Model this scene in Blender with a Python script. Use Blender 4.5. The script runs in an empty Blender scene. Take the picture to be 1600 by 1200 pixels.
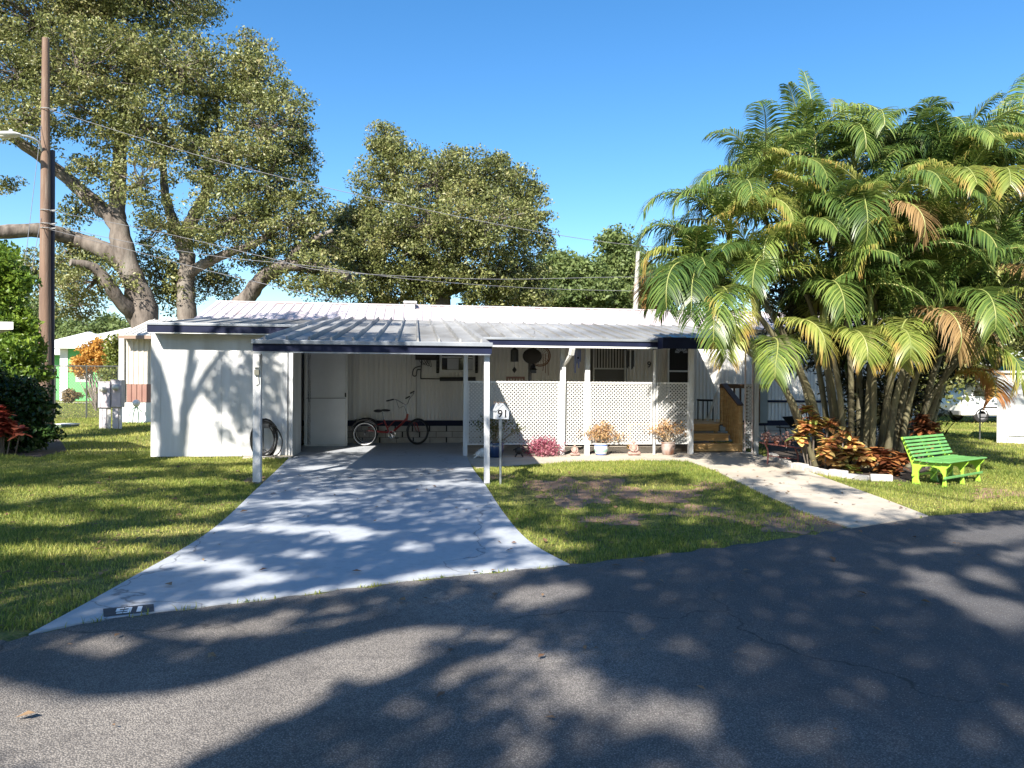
import bpy, math, random
import numpy as np
from mathutils import Vector, Matrix
random.seed(7); rng = np.random.default_rng(11)
PI = math.pi; R = math.radians
scene = bpy.context.scene
col = scene.collection
# ------------------------------------------------------------------ camera
FPX = 1150.0; EYE = 1.55
cam_d = bpy.data.cameras.new("camera"); cam = bpy.data.objects.new("camera", cam_d); col.objects.link(cam)
cam_d.sensor_width = 36.0; cam_d.lens = 36.0*FPX/1600.0; cam_d.clip_start = 0.05; cam_d.clip_end = 3000
CR = Matrix.Rotation(R(90-0.15), 4, 'X') @ Matrix.Rotation(0.007, 4, 'Z')
cam.matrix_world = Matrix.Translation((0, 0, EYE)) @ CR
scene.camera = cam
CR3 = CR.to_3x3(); CI3 = CR3.inverted()
def ray(px, py): return CR3 @ Vector(((px-800)/FPX, (600-py)/FPX, -1.0))
def G(px, py, z=0.0):
    d = ray(px, py); t = (z-EYE)/d.z
    return Vector((0, 0, EYE)) + d*t
def P(px, py, Y):
    d = ray(px, py); return Vector((0, 0, EYE)) + d*(Y/d.y)
def proj(p):
    q = CI3 @ (Vector(p)-Vector((0, 0, EYE)))
    return 800-FPX*q.x/q.z, 600+FPX*q.y/q.z
YAW = R(7.5)
HO = G(235, 716)
HM = Matrix.Translation(HO) @ Matrix.Rotation(YAW, 4, 'Z')
HI = HM.inverted()
def W(u, v, z): return HM @ Vector((u, v, z))
def hp(px, py, v):
    o = HI @ Vector((0, 0, EYE)); d = HI.to_3x3() @ ray(px, py); t = (v-o.y)/d.y
    q = o+d*t; return q.x, q.z
def hg(px, py, z=0.0):
    q = HI @ G(px, py, z); return q.x, q.y
# ------------------------------------------------------------------ materials
MATS = {}
def mat(name, c1, c2=None, scale=4.0, rough=0.6, bump=0.0, bscale=None, metal=0.0, spec=0.5, c3=None, s3=40.0, f3=0.3, stretch=None, lo=0.35, hi=0.65, coat=0.0):
    if name in MATS: return MATS[name]
    m = bpy.data.materials.new(name); m.use_nodes = True; nt = m.node_tree; N = nt.nodes; L = nt.links
    b = N["Principled BSDF"]; b.inputs["Roughness"].default_value = rough; b.inputs["Metallic"].default_value = metal
    b.inputs["Specular IOR Level"].default_value = spec
    if coat: b.inputs["Coat Weight"].default_value = coat
    b.inputs["Base Color"].default_value = (*c1, 1)
    tc = N.new("ShaderNodeTexCoord"); src = tc.outputs["Object"]
    if stretch:
        mp = N.new("ShaderNodeMapping"); mp.inputs["Scale"].default_value = stretch; L.new(src, mp.inputs["Vector"]); src = mp.outputs["Vector"]
    if c2:
        n = N.new("ShaderNodeTexNoise"); n.inputs["Scale"].default_value = scale; n.inputs["Detail"].default_value = 6; L.new(src, n.inputs["Vector"])
        r = N.new("ShaderNodeMapRange"); r.inputs[1].default_value = lo; r.inputs[2].default_value = hi; L.new(n.outputs["Fac"], r.inputs[0])
        mx = N.new("ShaderNodeMix"); mx.data_type = 'RGBA'; mx.inputs[6].default_value = (*c1, 1); mx.inputs[7].default_value = (*c2, 1)
        L.new(r.outputs[0], mx.inputs[0]); out = mx.outputs[2]
        if c3:
            n3 = N.new("ShaderNodeTexNoise"); n3.inputs["Scale"].default_value = s3; n3.inputs["Detail"].default_value = 4; L.new(src, n3.inputs["Vector"])
            r3 = N.new("ShaderNodeMapRange"); r3.inputs[1].default_value = 0.5; r3.inputs[2].default_value = 0.72; r3.inputs[4].default_value = f3; L.new(n3.outputs["Fac"], r3.inputs[0])
            m3 = N.new("ShaderNodeMix"); m3.data_type = 'RGBA'; m3.inputs[7].default_value = (*c3, 1); L.new(out, m3.inputs[6]); L.new(r3.outputs[0], m3.inputs[0]); out = m3.outputs[2]
        L.new(out, b.inputs["Base Color"])
    if bump:
        nb = N.new("ShaderNodeTexNoise"); nb.inputs["Scale"].default_value = bscale or scale*6; nb.inputs["Detail"].default_value = 5; L.new(src, nb.inputs["Vector"])
        bp = N.new("ShaderNodeBump"); bp.inputs["Strength"].default_value = bump; bp.inputs["Distance"].default_value = 0.02; L.new(nb.outputs["Fac"], bp.inputs["Height"]); L.new(bp.outputs[0], b.inputs["Normal"])
    MATS[name] = m; return m
def leafmat(name, cols, rough=0.45, trans=0.35, tip=None, cluster=0.6, spread=0.55, contrast=1.3):
    """foliage: each leaf its own tint between the colours, plus patches; light passes through the blades"""
    if name in MATS: return MATS[name]
    m = bpy.data.materials.new(name); m.use_nodes = True; nt = m.node_tree; N = nt.nodes; L = nt.links
    b = N["Principled BSDF"]; b.inputs["Roughness"].default_value = rough; b.inputs["Specular IOR Level"].default_value = 0.35
    g = N.new("ShaderNodeNewGeometry"); tc = N.new("ShaderNodeTexCoord")
    n = N.new("ShaderNodeTexNoise"); n.inputs["Scale"].default_value = cluster; n.inputs["Detail"].default_value = 3; L.new(tc.outputs["Object"], n.inputs["Vector"])
    a = N.new("ShaderNodeMath"); a.operation = 'MULTIPLY_ADD'; a.inputs[1].default_value = spread; L.new(g.outputs["Random Per Island"], a.inputs[0])
    s = N.new("ShaderNodeMath"); s.operation = 'MULTIPLY_ADD'; s.inputs[1].default_value = contrast; s.inputs[2].default_value = 0.5-spread*0.5-contrast*0.5; L.new(n.outputs["Fac"], s.inputs[0]); L.new(s.outputs[0], a.inputs[2])
    cr = N.new("ShaderNodeValToRGB"); e = cr.color_ramp.elements
    while len(e) < len(cols): e.new(0.5)
    for i, c in enumerate(cols): e[i].position = i/(len(cols)-1); e[i].color = (*c, 1)
    L.new(a.outputs[0], cr.inputs[0]); out = cr.outputs[0]
    if tip:
        uv = N.new("ShaderNodeUVMap"); sp = N.new("ShaderNodeSeparateXYZ"); L.new(uv.outputs[0], sp.inputs[0])
        n2 = N.new("ShaderNodeTexNoise"); n2.inputs["Scale"].default_value = 3.0; L.new(tc.outputs["Object"], n2.inputs["Vector"])
        ad = N.new("ShaderNodeMath"); ad.operation = 'MULTIPLY_ADD'; ad.inputs[1].default_value = 0.9; L.new(n2.outputs["Fac"], ad.inputs[0]); L.new(sp.outputs[1], ad.inputs[2])
        mr = N.new("ShaderNodeMapRange"); mr.inputs[1].default_value = tip[1]; mr.inputs[2].default_value = tip[1]+0.45; L.new(ad.outputs[0], mr.inputs[0])
        mx = N.new("ShaderNodeMix"); mx.data_type = 'RGBA'; mx.inputs[7].default_value = (*tip[0], 1); L.new(out, mx.inputs[6]); L.new(mr.outputs[0], mx.inputs[0]); out = mx.outputs[2]
    L.new(out, b.inputs["Base Color"])
    tr = N.new("ShaderNodeBsdfTranslucent"); ms = N.new("ShaderNodeMixShader"); ms.inputs[0].default_value = trans
    hs = N.new("ShaderNodeHueSaturation"); hs.inputs["Value"].default_value = 1.5; hs.inputs["Hue"].default_value = 0.49; L.new(out, hs.inputs["Color"]); L.new(hs.outputs[0], tr.inputs["Color"])
    L.new(b.outputs[0], ms.inputs[1]); L.new(tr.outputs[0], ms.inputs[2]); L.new(ms.outputs[0], N["Material Output"].inputs["Surface"])
    MATS[name] = m; return m
# ------------------------------------------------------------------ objects
WM = {}
def wm(o): return WM.get(o.name, Matrix.Identity(4)) if o else Matrix.Identity(4)
def tag(o, label=None, cat=None, group=None, kind=None):
    if label: o['label'] = label
    if cat: o['category'] = cat
    if group: o['group'] = group
    if kind: o['kind'] = kind
    return o
def thing(name, label, cat, loc, rz=0.0, group=None):
    o = bpy.data.objects.new(name, None); col.objects.link(o); o.empty_display_size = 0.1
    o.location = loc; o.rotation_euler = (0, 0, rz)
    WM[o.name] = Matrix.Translation(Vector(loc)) @ Matrix.Rotation(rz, 4, 'Z')
    return tag(o, label, cat, group)
def children(o): return [c for c in bpy.data.objects if c.parent == o]
def copy_tree(o, parent=None):
    c = o.copy(); col.objects.link(c)
    if parent is not None: c.parent = parent
    WM[c.name] = WM.get(o.name, Matrix.Identity(4))
    for ch in children(o): copy_tree(ch, c)
    return c
def dup(o, loc, rz, label=None, scale=None):
    c = copy_tree(o); c.location = loc; c.rotation_euler = (0, 0, rz)
    WM[c.name] = Matrix.Translation(Vector(loc)) @ Matrix.Rotation(rz, 4, 'Z')
    if label: c['label'] = label
    if scale: c.scale = (scale,)*3
    return c
def link_mesh(name, me, m, parent, smooth=False):
    o = bpy.data.objects.new(name, me); col.objects.link(o)
    if m: me.materials.append(m)
    if parent is not None: o.parent = parent; WM[o.name] = wm(parent)
    if smooth:
        me.shade_smooth()
    return o
class MB:
    def __init__(s, T=None): s.v = []; s.f = []; s.T = T or Matrix.Identity(4)
    def add(s, vs, fs):
        b = len(s.v); T = s.T
        s.v.extend([T @ Vector(p) for p in vs]); s.f.extend([tuple(i+b for i in f) for f in fs]); return s
    def box(s, x0, y0, z0, x1, y1, z1):
        x0, x1 = sorted((x0, x1)); y0, y1 = sorted((y0, y1)); z0, z1 = sorted((z0, z1))
        return s.add([(x0,y0,z0),(x1,y0,z0),(x1,y1,z0),(x0,y1,z0),(x0,y0,z1),(x1,y0,z1),(x1,y1,z1),(x0,y1,z1)],
              [(0,3,2,1),(4,5,6,7),(0,1,5,4),(1,2,6,5),(2,3,7,6),(3,0,4,7)])
    def bar(s, a, b, w, h, up=(0,0,1)):
        a = Vector(a); b = Vector(b); d = (b-a).normalized(); up = Vector(up)
        if abs(d.dot(up)) > 0.99: up = Vector((0,1,0))
        x = d.cross(up).normalized()*w/2; y = x.normalized().cross(d).normalized()*h/2
        return s.add([a-x-y,a+x-y,a+x+y,a-x+y,b-x-y,b+x-y,b+x+y,b-x+y], [(0,1,2,3),(4,7,6,5),(0,4,5,1),(1,5,6,2),(2,6,7,3),(3,7,4,0)])
    def tube(s, pts, r, n=8, cap=True, closed=False):
        pts = [Vector(p) for p in pts]; m = len(pts)
        rs = r if isinstance(r, (list, tuple)) else [r]*m
        vs = []; fs = []; prev = None
        for i, p in enumerate(pts):
            if closed: d = pts[(i+1) % m]-pts[i-1]
            else: d = pts[min(i+1, m-1)]-pts[max(i-1, 0)]
            if d.length < 1e-9: d = Vector((0,0,1))
            d.normalize()
            if prev is None: a = d.orthogonal().normalized()
            else:
                a = prev-d*prev.dot(d); a = a.normalized() if a.length > 1e-6 else d.orthogonal().normalized()
            prev = a; b = d.cross(a)
            for k in range(n):
                t = 2*PI*k/n; vs.append(p+(a*math.cos(t)+b*math.sin(t))*rs[i])
        for i in range(m if closed else m-1):
            j = (i+1) % m
            for k in range(n): fs.append((i*n+k, i*n+(k+1) % n, j*n+(k+1) % n, j*n+k))
        if cap and not closed: fs.append(tuple(range(n))[::-1]); fs.append(tuple((m-1)*n+k for k in range(n)))
        return s.add(vs, fs)
    def lathe(s, prof, c=(0,0,0), n=20, sy=1.0):
        vs = []; fs = []; c = Vector(c)
        for (r, z) in prof:
            for k in range(n): t = 2*PI*k/n; vs.append(c+Vector((r*math.cos(t), r*math.sin(t)*sy, z)))
        m = len(prof)
        for i in range(m-1):
            for k in range(n): fs.append((i*n+k, i*n+(k+1) % n, (i+1)*n+(k+1) % n, (i+1)*n+k))
        fs.append(tuple(range(n))[::-1]); fs.append(tuple((m-1)*n+k for k in range(n)))
        return s.add(vs, fs)
    def ball(s, c, r, n=10, sq=(1,1,1)):
        m = max(4, n//2+1); prof = [(max(1e-4, math.sin(PI*i/m)), -math.cos(PI*i/m)) for i in range(m+1)]
        vs = []; fs = []
        for (a, z) in prof:
            for k in range(n): t = 2*PI*k/n; vs.append((c[0]+r*sq[0]*a*math.cos(t), c[1]+r*sq[1]*a*math.sin(t), c[2]+r*sq[2]*z))
        for i in range(m):
            for k in range(n): fs.append((i*n+k, i*n+(k+1) % n, (i+1)*n+(k+1) % n, (i+1)*n+k))
        return s.add(vs, fs)
    def prism(s, poly, t0, t1, f):
        """poly: 2-d outline; f(a, b, t) -> point; extruded t0..t1"""
        n = len(poly); vs = [f(a, b, t0) for a, b in poly]+[f(a, b, t1) for a, b in poly]
        fs = [tuple(range(n)), tuple(range(n, 2*n))[::-1]]+[(i, i+n, (i+1) % n+n, (i+1) % n) for i in range(n)]
        return s.add(vs, fs)
    def quad(s, a, b, c, d): return s.add([a, b, c, d], [(0,1,2,3)])
    def torus(s, c, rad, r, ax, n=28, k=6, T=None):
        ax = Vector(ax).normalized(); a = ax.orthogonal().normalized(); b = ax.cross(a); c = Vector(c)
        return s.tube([c+(a*math.cos(2*PI*i/n)+b*math.sin(2*PI*i/n))*rad for i in range(n)], r, k, closed=True)
    def build(s, name, m, parent=None, smooth=False, bevel=0.0):
        me = bpy.data.meshes.new(name); I = wm(parent).inverted()
        me.from_pydata([I @ p for p in s.v], [], s.f); me.update()
        o = link_mesh(name, me, m, parent)
        if bevel:
            md = o.modifiers.new("bevel", 'BEVEL'); md.width = bevel; md.segments = 2; md.limit_method = 'ANGLE'
        if smooth:
            me.shade_smooth()
            if hasattr(me, "set_sharp_from_angle"): me.set_sharp_from_angle(angle=R(40))
        # consistent outward normals
        import bmesh
        bm = bmesh.new(); bm.from_mesh(me); bmesh.ops.recalc_face_normals(bm, faces=bm.faces); bm.to_mesh(me); bm.free()
        return o
def np_mesh(name, V, nper, m, parent, faces_per, uv=None, smooth=False):
    """V: (N, nper, 3) world points; faces_per: index tuples inside each piece"""
    N = len(V); I = np.array(wm(parent).inverted()); V = V.reshape(-1, 3)
    V = V @ I[:3, :3].T+I[:3, 3]
    me = bpy.data.meshes.new(name); me.vertices.add(len(V)); me.vertices.foreach_set("co", V.astype(np.float32).ravel())
    li = []; ls = []; 
    fl = np.concatenate([np.array(f) for f in faces_per]); cnt = np.array([len(f) for f in faces_per])
    idx = (fl[None, :]+(np.arange(N)*nper)[:, None]).ravel()
    tot = np.tile(cnt, N); st = np.concatenate([[0], np.cumsum(tot)[:-1]])
    me.loops.add(len(idx)); me.loops.foreach_set("vertex_index", idx.astype(np.int32))
    me.polygons.add(len(tot)); me.polygons.foreach_set("loop_start", st.astype(np.int32)); me.polygons.foreach_set("loop_total", tot.astype(np.int32))
    if uv is not None:
        ul = me.uv_layers.new(name="UVMap"); U = uv.reshape(-1, 2)[idx]; ul.data.foreach_set("uv", U.astype(np.float32).ravel())
    me.update(calc_edges=True)
    return link_mesh(name, me, m, parent)
def unit(a): return a/np.maximum(1e-9, np.linalg.norm(a, axis=-1, keepdims=True))
def leaves(name, C, size, m, parent, asp=0.5, up=0.4, jit=0.35, droop=0.0, outward=None):
    """one small pointed folded leaf at each centre"""
    C = np.asarray(C, float); N = len(C)
    nrm = rng.normal(size=(N, 3)); nrm[:, 2] += up
    if outward is not None: nrm += outward
    nrm = unit(nrm)
    d = unit(np.cross(nrm, rng.normal(size=(N, 3)))); d[:, 2] -= droop; d = unit(d)
    s = np.cross(nrm, d); L = size*(1+jit*rng.normal(size=N)).clip(0.4, 2)
    L = L[:, None]; w = L*asp*0.5
    a = C-d*L*0.5; b = C+s*w-d*L*0.08; c = C+d*L*0.5; e = C-s*w-d*L*0.08; fold = nrm*w*0.35
    V = np.stack([a, b+fold, c, e+fold], 1)
    return np_mesh(name, V, 4, m, parent, [(0,1,2), (0,2,3)])
def text_part(name, body, size, M, m, parent, ext=0.002, bold=0.0):
    cu = bpy.data.curves.new(name, 'FONT'); cu.body = body; cu.size = size; cu.extrude = ext; cu.offset = bold; cu.align_x = 'CENTER'; cu.align_y = 'CENTER'
    t = bpy.data.objects.new(name, cu); col.objects.link(t); bpy.context.view_layer.update()
    me = bpy.data.meshes.new_from_object(t.evaluated_get(bpy.context.evaluated_depsgraph_get())); bpy.data.objects.remove(t)
    I = wm(parent).inverted(); me.transform(I @ M); me.materials.clear()
    o = bpy.data.objects.new(name, me); col.objects.link(o); me.materials.append(m); o.parent = parent; WM[o.name] = wm(parent); return o
def inpoly(X, Y, poly):
    c = np.zeros(len(X), bool); n = len(poly); j = n-1
    for i in range(n):
        xi, yi = poly[i]; xj, yj = poly[j]
        k = ((yi > Y) != (yj > Y)) & (X < (xj-xi)*(Y-yi)/((yj-yi) or 1e-9)+xi); c ^= k; j = i
    return c
def smooth_line(pts, n=6):
    pts = [Vector(p) for p in pts]; out = []
    for i in range(len(pts)-1):
        p0 = pts[max(i-1,0)]; p1 = pts[i]; p2 = pts[i+1]; p3 = pts[min(i+2, len(pts)-1)]
        for k in range(n):
            t = k/n; out.append(0.5*((2*p1)+(p2-p0)*t+(2*p0-5*p1+4*p2-p3)*t*t+(3*p1-p0-3*p2+p3)*t**3))
    out.append(pts[-1]); return out
# ------------------------------------------------------------------ palette
WHITE = mat("white_paint", (0.66,0.66,0.645), (0.55,0.55,0.53), 3, 0.5, 0.15, 40)
WHITE2 = mat("white_wood_paint", (0.62,0.63,0.64), (0.46,0.47,0.48), 6, 0.55, 0.3, 30, stretch=(1,1,0.15), c3=(0.28,0.26,0.23), s3=9, f3=0.45)
SIDING = mat("cream_metal_siding", (0.70,0.69,0.66), (0.60,0.59,0.56), 1.2, 0.45, 0.08, 20, stretch=(1,1,0.3))
SHEDW = mat("painted_panel", (0.60,0.60,0.60), (0.49,0.49,0.48), 1.5, 0.6, 0.25, 30, stretch=(3,3,0.4), c3=(0.33,0.32,0.29), s3=1.7, f3=0.35)
NAVY = mat("navy_trim", (0.005,0.008,0.028), (0.008,0.012,0.038), 3, 0.55, spec=0.2)
GREYLIP = mat("galvanised_lip", (0.33,0.35,0.38), (0.22,0.24,0.27), 2, 0.4, metal=0.4)
METALROOF = mat("aluminium_roof", (0.36,0.36,0.355), (0.17,0.165,0.155), 0.9, 0.5, 0.1, 12, metal=0.15, c3=(0.12,0.10,0.08), s3=6, f3=0.35, stretch=(1,0.35,1))
WROOF = mat("coated_white_roof", (0.56,0.51,0.52), (0.44,0.385,0.39), 1.1, 0.55, 0.1, 12, c3=(0.42,0.27,0.22), s3=2.5, f3=0.3, stretch=(1.6,0.5,1))
BLACK = mat("black_plastic", (0.012,0.012,0.014), rough=0.4)
DARKIN = mat("dark_interior", (0.01,0.009,0.008), rough=0.9)
GLASS = mat("window_glass", (0.02,0.022,0.025), rough=0.05, spec=1.0)
CONC = mat("pale_concrete", (0.46,0.41,0.34), (0.37,0.32,0.26), 1.5, 0.85, 0.35, 60, c3=(0.28,0.25,0.21), s3=9, f3=0.5)
WOODNEW = mat("treated_pine", (0.58,0.38,0.17), (0.46,0.27,0.10), 3, 0.6, 0.2, 25, stretch=(1,1,6))
WOODOLD = mat("weathered_brown_wood", (0.16,0.09,0.05), (0.11,0.06,0.035), 4, 0.7, 0.3, 25)
BARK = mat("oak_bark", (0.17,0.142,0.12), (0.06,0.047,0.038), 4.5, 0.95, 1.0, 14, c3=(0.28,0.255,0.22), s3=2.2, f3=0.5, stretch=(1,1,0.3))
CHROME = mat("chrome", (0.6,0.6,0.62), rough=0.2, metal=1.0)
RUBBER = mat("rubber", (0.015,0.015,0.016), rough=0.8)
# ------------------------------------------------------------------ ground
def sheet(name, poly, z, m, thick=0.0):
    mb = MB()
    if thick: mb.prism(poly, z-thick, z, lambda a, b, t: (a, b, t))
    else: mb.add([(a, b, z) for a, b in poly], [tuple(range(len(poly)))])
    return mb.build(name, m)
def gpoly(pts): return [tuple(G(*p).xy) for p in pts]
def lawn_material():
    m = bpy.data.materials.new("lawn_soil"); m.use_nodes = True; N = m.node_tree.nodes; L = m.node_tree.links; b = N["Principled BSDF"]; b.inputs["Roughness"].default_value = 0.95; b.inputs["Specular IOR Level"].default_value = 0.1
    tc = N.new("ShaderNodeTexCoord")
    def noise(s, d=6):
        n = N.new("ShaderNodeTexNoise"); n.inputs["Scale"].default_value = s; n.inputs["Detail"].default_value = d; L.new(tc.outputs["Object"], n.inputs["Vector"]); return n
    def ramp(src, a, c):
        r = N.new("ShaderNodeMapRange"); r.inputs[1].default_value = a; r.inputs[2].default_value = c; L.new(src, r.inputs[0]); return r.outputs[0]
    def mix(f, a, c):
        x = N.new("ShaderNodeMix"); x.data_type = 'RGBA'; L.new(f, x.inputs[0])
        for i, q in ((6, a), (7, c)):
            if isinstance(q, tuple): x.inputs[i].default_value = (*q, 1)
            else: L.new(q, x.inputs[i])
        return x.outputs[2]
    g = mix(ramp(noise(0.45).outputs["Fac"], 0.35, 0.65), (0.13,0.16,0.035), (0.24,0.21,0.07))
    g2 = mix(ramp(noise(9).outputs["Fac"], 0.4, 0.7), g, (0.06,0.085,0.022))
    g3 = mix(ramp(noise(60, 3).outputs["Fac"], 0.5, 0.65), g2, (0.21,0.17,0.08))
    L.new(g3, b.inputs["Base Color"])
    bp = N.new("ShaderNodeBump"); bp.inputs["Strength"].default_value = 0.8; bp.inputs["Distance"].default_value = 0.05; L.new(noise(25).outputs["Fac"], bp.inputs["Height"]); L.new(bp.outputs[0], b.inputs["Normal"])
    return m
LAWN = lawn_material()
tag(sheet("ground", [(-900,-600),(900,-600),(900,1500),(-900,1500)], 0.0, LAWN), kind="structure")
# asphalt
def asphalt_material():
    m = bpy.data.materials.new("asphalt"); m.use_nodes = True; N = m.node_tree.nodes; L = m.node_tree.links; b = N["Principled BSDF"]; b.inputs["Roughness"].default_value = 0.85; b.inputs["Specular IOR Level"].default_value = 0.3
    tc = N.new("ShaderNodeTexCoord")
    def noise(s, d=6):
        n = N.new("ShaderNodeTexNoise"); n.inputs["Scale"].default_value = s; n.inputs["Detail"].default_value = d; L.new(tc.outputs["Object"], n.inputs["Vector"]); return n.outputs["Fac"]
    def rmp(src, a, c, lo=0, hi=1):
        r = N.new("ShaderNodeMapRange"); r.inputs[1].default_value = a; r.inputs[2].default_value = c; r.inputs[3].default_value = lo; r.inputs[4].default_value = hi; L.new(src, r.inputs[0]); return r.outputs[0]
    def mix(f, a, c):
        x = N.new("ShaderNodeMix"); x.data_type = 'RGBA'; L.new(f, x.inputs[0])
        for i, q in ((6, a), (7, c)):
            if isinstance(q, tuple): x.inputs[i].default_value = (*q, 1)
            else: L.new(q, x.inputs[i])
        return x.outputs[2]
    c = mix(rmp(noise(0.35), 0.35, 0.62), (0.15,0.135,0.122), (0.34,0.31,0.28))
    v = N.new("ShaderNodeTexVoronoi"); v.inputs["Scale"].default_value = 120; L.new(tc.outputs["Object"], v.inputs["Vector"])
    # road shade put into the colour: right half blue-black, left paler, ragged band between
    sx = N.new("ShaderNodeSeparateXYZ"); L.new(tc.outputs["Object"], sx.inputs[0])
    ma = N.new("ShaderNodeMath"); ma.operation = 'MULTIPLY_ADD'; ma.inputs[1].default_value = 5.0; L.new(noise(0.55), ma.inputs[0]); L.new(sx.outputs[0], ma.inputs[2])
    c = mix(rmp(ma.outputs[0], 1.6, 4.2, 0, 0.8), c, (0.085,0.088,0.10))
    c = mix(rmp(noise(1.7, 8), 0.5, 0.75, 0, 0.55), c, (0.09,0.083,0.08))
    c = mix(rmp(noise(14, 4), 0.5, 0.72, 0, 0.5), c, (0.10,0.09,0.085))
    c = mix(rmp(v.outputs["Distance"], 0.25, 0.6, 0, 0.7), c, (0.05,0.046,0.045))
    sp = N.new("ShaderNodeTexVoronoi"); sp.inputs["Scale"].default_value = 55; L.new(tc.outputs["Object"], sp.inputs["Vector"])
    c = mix(rmp(sp.outputs["Distance"], 0.10, 0.22, 0.55, 0), c, (0.42,0.38,0.35))
    # cracks
    wv = N.new("ShaderNodeTexNoise"); wv.inputs["Scale"].default_value = 1.2; wv.inputs["Detail"].default_value = 5; L.new(tc.outputs["Object"], wv.inputs["Vector"])
    va = N.new("ShaderNodeVectorMath"); va.operation = 'SCALE'; va.inputs["Scale"].default_value = 1.5; L.new(wv.outputs["Color"], va.inputs[0])
    vb = N.new("ShaderNodeVectorMath"); L.new(va.outputs[0], vb.inputs[0]); L.new(tc.outputs["Object"], vb.inputs[1])
    cv = N.new("ShaderNodeTexVoronoi"); cv.feature = 'DISTANCE_TO_EDGE'; cv.inputs["Scale"].default_value = 0.33; L.new(vb.outputs[0], cv.inputs["Vector"])
    mk = N.new("ShaderNodeMath"); mk.operation = 'MULTIPLY'; L.new(rmp(cv.outputs["Distance"], 0.0, 0.006, 0.8, 0), mk.inputs[0]); L.new(rmp(noise(0.25, 2), 0.45, 0.55), mk.inputs[1])
    c = mix(mk.outputs[0], c, (0.02,0.018,0.018))
    L.new(c, b.inputs["Base Color"])
    bp = N.new("ShaderNodeBump"); bp.inputs["Strength"].default_value = 0.5; bp.inputs["Distance"].default_value = 0.008; L.new(v.outputs["Distance"], bp.inputs["Height"]); L.new(bp.outputs[0], b.inputs["Normal"])
    return m
road_edge = [G(-900,1190), G(-300,1045), G(0,1004), G(170,970), G(400,941), G(660,908), G(890,884), G(1080,862), G(1230,842), G(1330,826), G(1450,808), G(1600,797), G(1900,775), G(2400,745)]
re2 = smooth_line([(p.x, p.y, 0) for p in road_edge], 10)
rd = [(p.x+0.0*i, p.y+0.03*math.sin(i*1.7)+0.02*math.sin(i*4.1)) for i, p in enumerate(re2)]
road_poly = rd+[(rd[-1][0]+30, rd[-1][1]+4), (60,-20), (-60,-20), (rd[0][0]-30, rd[0][1]-3)]
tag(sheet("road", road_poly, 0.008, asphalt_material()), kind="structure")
DRIVEM = mat("painted_concrete", (0.35,0.375,0.41), (0.40,0.42,0.45), 0.8, 0.55, 0.15, 80, c3=(0.16,0.17,0.20), s3=14, f3=0.25)
def weather(m):
    """hairline cracks, tyre grime and stains over a slab"""
    nt = m.node_tree; N = nt.nodes; L = nt.links; b = N["Principled BSDF"]; tc = N.new("ShaderNodeTexCoord")
    src = b.inputs["Base Color"].links[0].from_socket
    wv = N.new("ShaderNodeTexNoise"); wv.inputs["Scale"].default_value = 1.5; wv.inputs["Detail"].default_value = 6; L.new(tc.outputs["Object"], wv.inputs["Vector"])
    va = N.new("ShaderNodeVectorMath"); va.operation = 'MULTIPLY_ADD'; va.inputs[1].default_value = (0.9,0.9,0.9); L.new(wv.outputs["Color"], va.inputs[0]); L.new(tc.outputs["Object"], va.inputs[2])
    cv = N.new("ShaderNodeTexVoronoi"); cv.feature = 'DISTANCE_TO_EDGE'; cv.inputs["Scale"].default_value = 0.30; L.new(va.outputs[0], cv.inputs["Vector"])
    r = N.new("ShaderNodeMapRange"); r.inputs[2].default_value = 0.004; r.inputs[3].default_value = 0.75; r.inputs[4].default_value = 0.0; L.new(cv.outputs["Distance"], r.inputs[0])
    m1 = N.new("ShaderNodeMix"); m1.data_type = 'RGBA'; m1.inputs[7].default_value = (0.06,0.06,0.07,1); L.new(src, m1.inputs[6]); L.new(r.outputs[0], m1.inputs[0])
    n2 = N.new("ShaderNodeTexNoise"); n2.inputs["Scale"].default_value = 2.2; n2.inputs["Detail"].default_value = 8; n2.inputs["Roughness"].default_value = 0.7; L.new(tc.outputs["Object"], n2.inputs["Vector"])
    r2 = N.new("ShaderNodeMapRange"); r2.inputs[1].default_value = 0.55; r2.inputs[2].default_value = 0.78; r2.inputs[4].default_value = 0.5; L.new(n2.outputs["Fac"], r2.inputs[0])
    m2 = N.new("ShaderNodeMix"); m2.data_type = 'RGBA'; m2.inputs[7].default_value = (0.17,0.18,0.19,1); L.new(m1.outputs[2], m2.inputs[6]); L.new(r2.outputs[0], m2.inputs[0]); L.new(m2.outputs[2], b.inputs["Base Color"])
weather(DRIVEM)
dl = smooth_line([G(45,994), G(200,908), G(330,830), G(400,766), G(440,728), G(467,700)], 8)
dr = smooth_line([G(890,884), G(825,846), G(785,800), G(757,757), G(736,728), G(722,694)], 8)
dn = smooth_line([G(45,994), G(170,969), G(400,940), G(660,906), G(890,884)], 4)
u1, v1 = hg(722,694); u0, v0 = hg(467,700)
backL = W(u0-0.02, 3.28, 0); backR = W(u1+0.05, 3.28, 0)
drive_poly = [(p.x, p.y) for p in dn]+[(p.x, p.y) for p in dr[1:]]+[(backR.x, backR.y), (backL.x, backL.y)]+[(p.x, p.y) for p in dl[::-1][:-1]]
tag(sheet("driveway", drive_poly, 0.014, DRIVEM, 0.012), kind="structure")
# walkway in front of the porch and down to the road
wk = [G(737,729), G(745,733), G(800,729), G(900,722), G(1000,720), G(1075,722), G(1120,738), G(1180,768), G(1250,800), G(1330,827), G(1450,808), G(1380,781), G(1300,752), G(1235,728), G(1195,714)]
wkp = [(p.x, p.y) for p in wk]+[tuple(W(*p).xy) for p in ((hp(1195,700,0)[0],3.25,0), (hp(727,700,0)[0]+0.1,3.25,0))]
tag(sheet("walkway", wkp, 0.020, CONC, 0.018), kind="structure")
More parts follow.
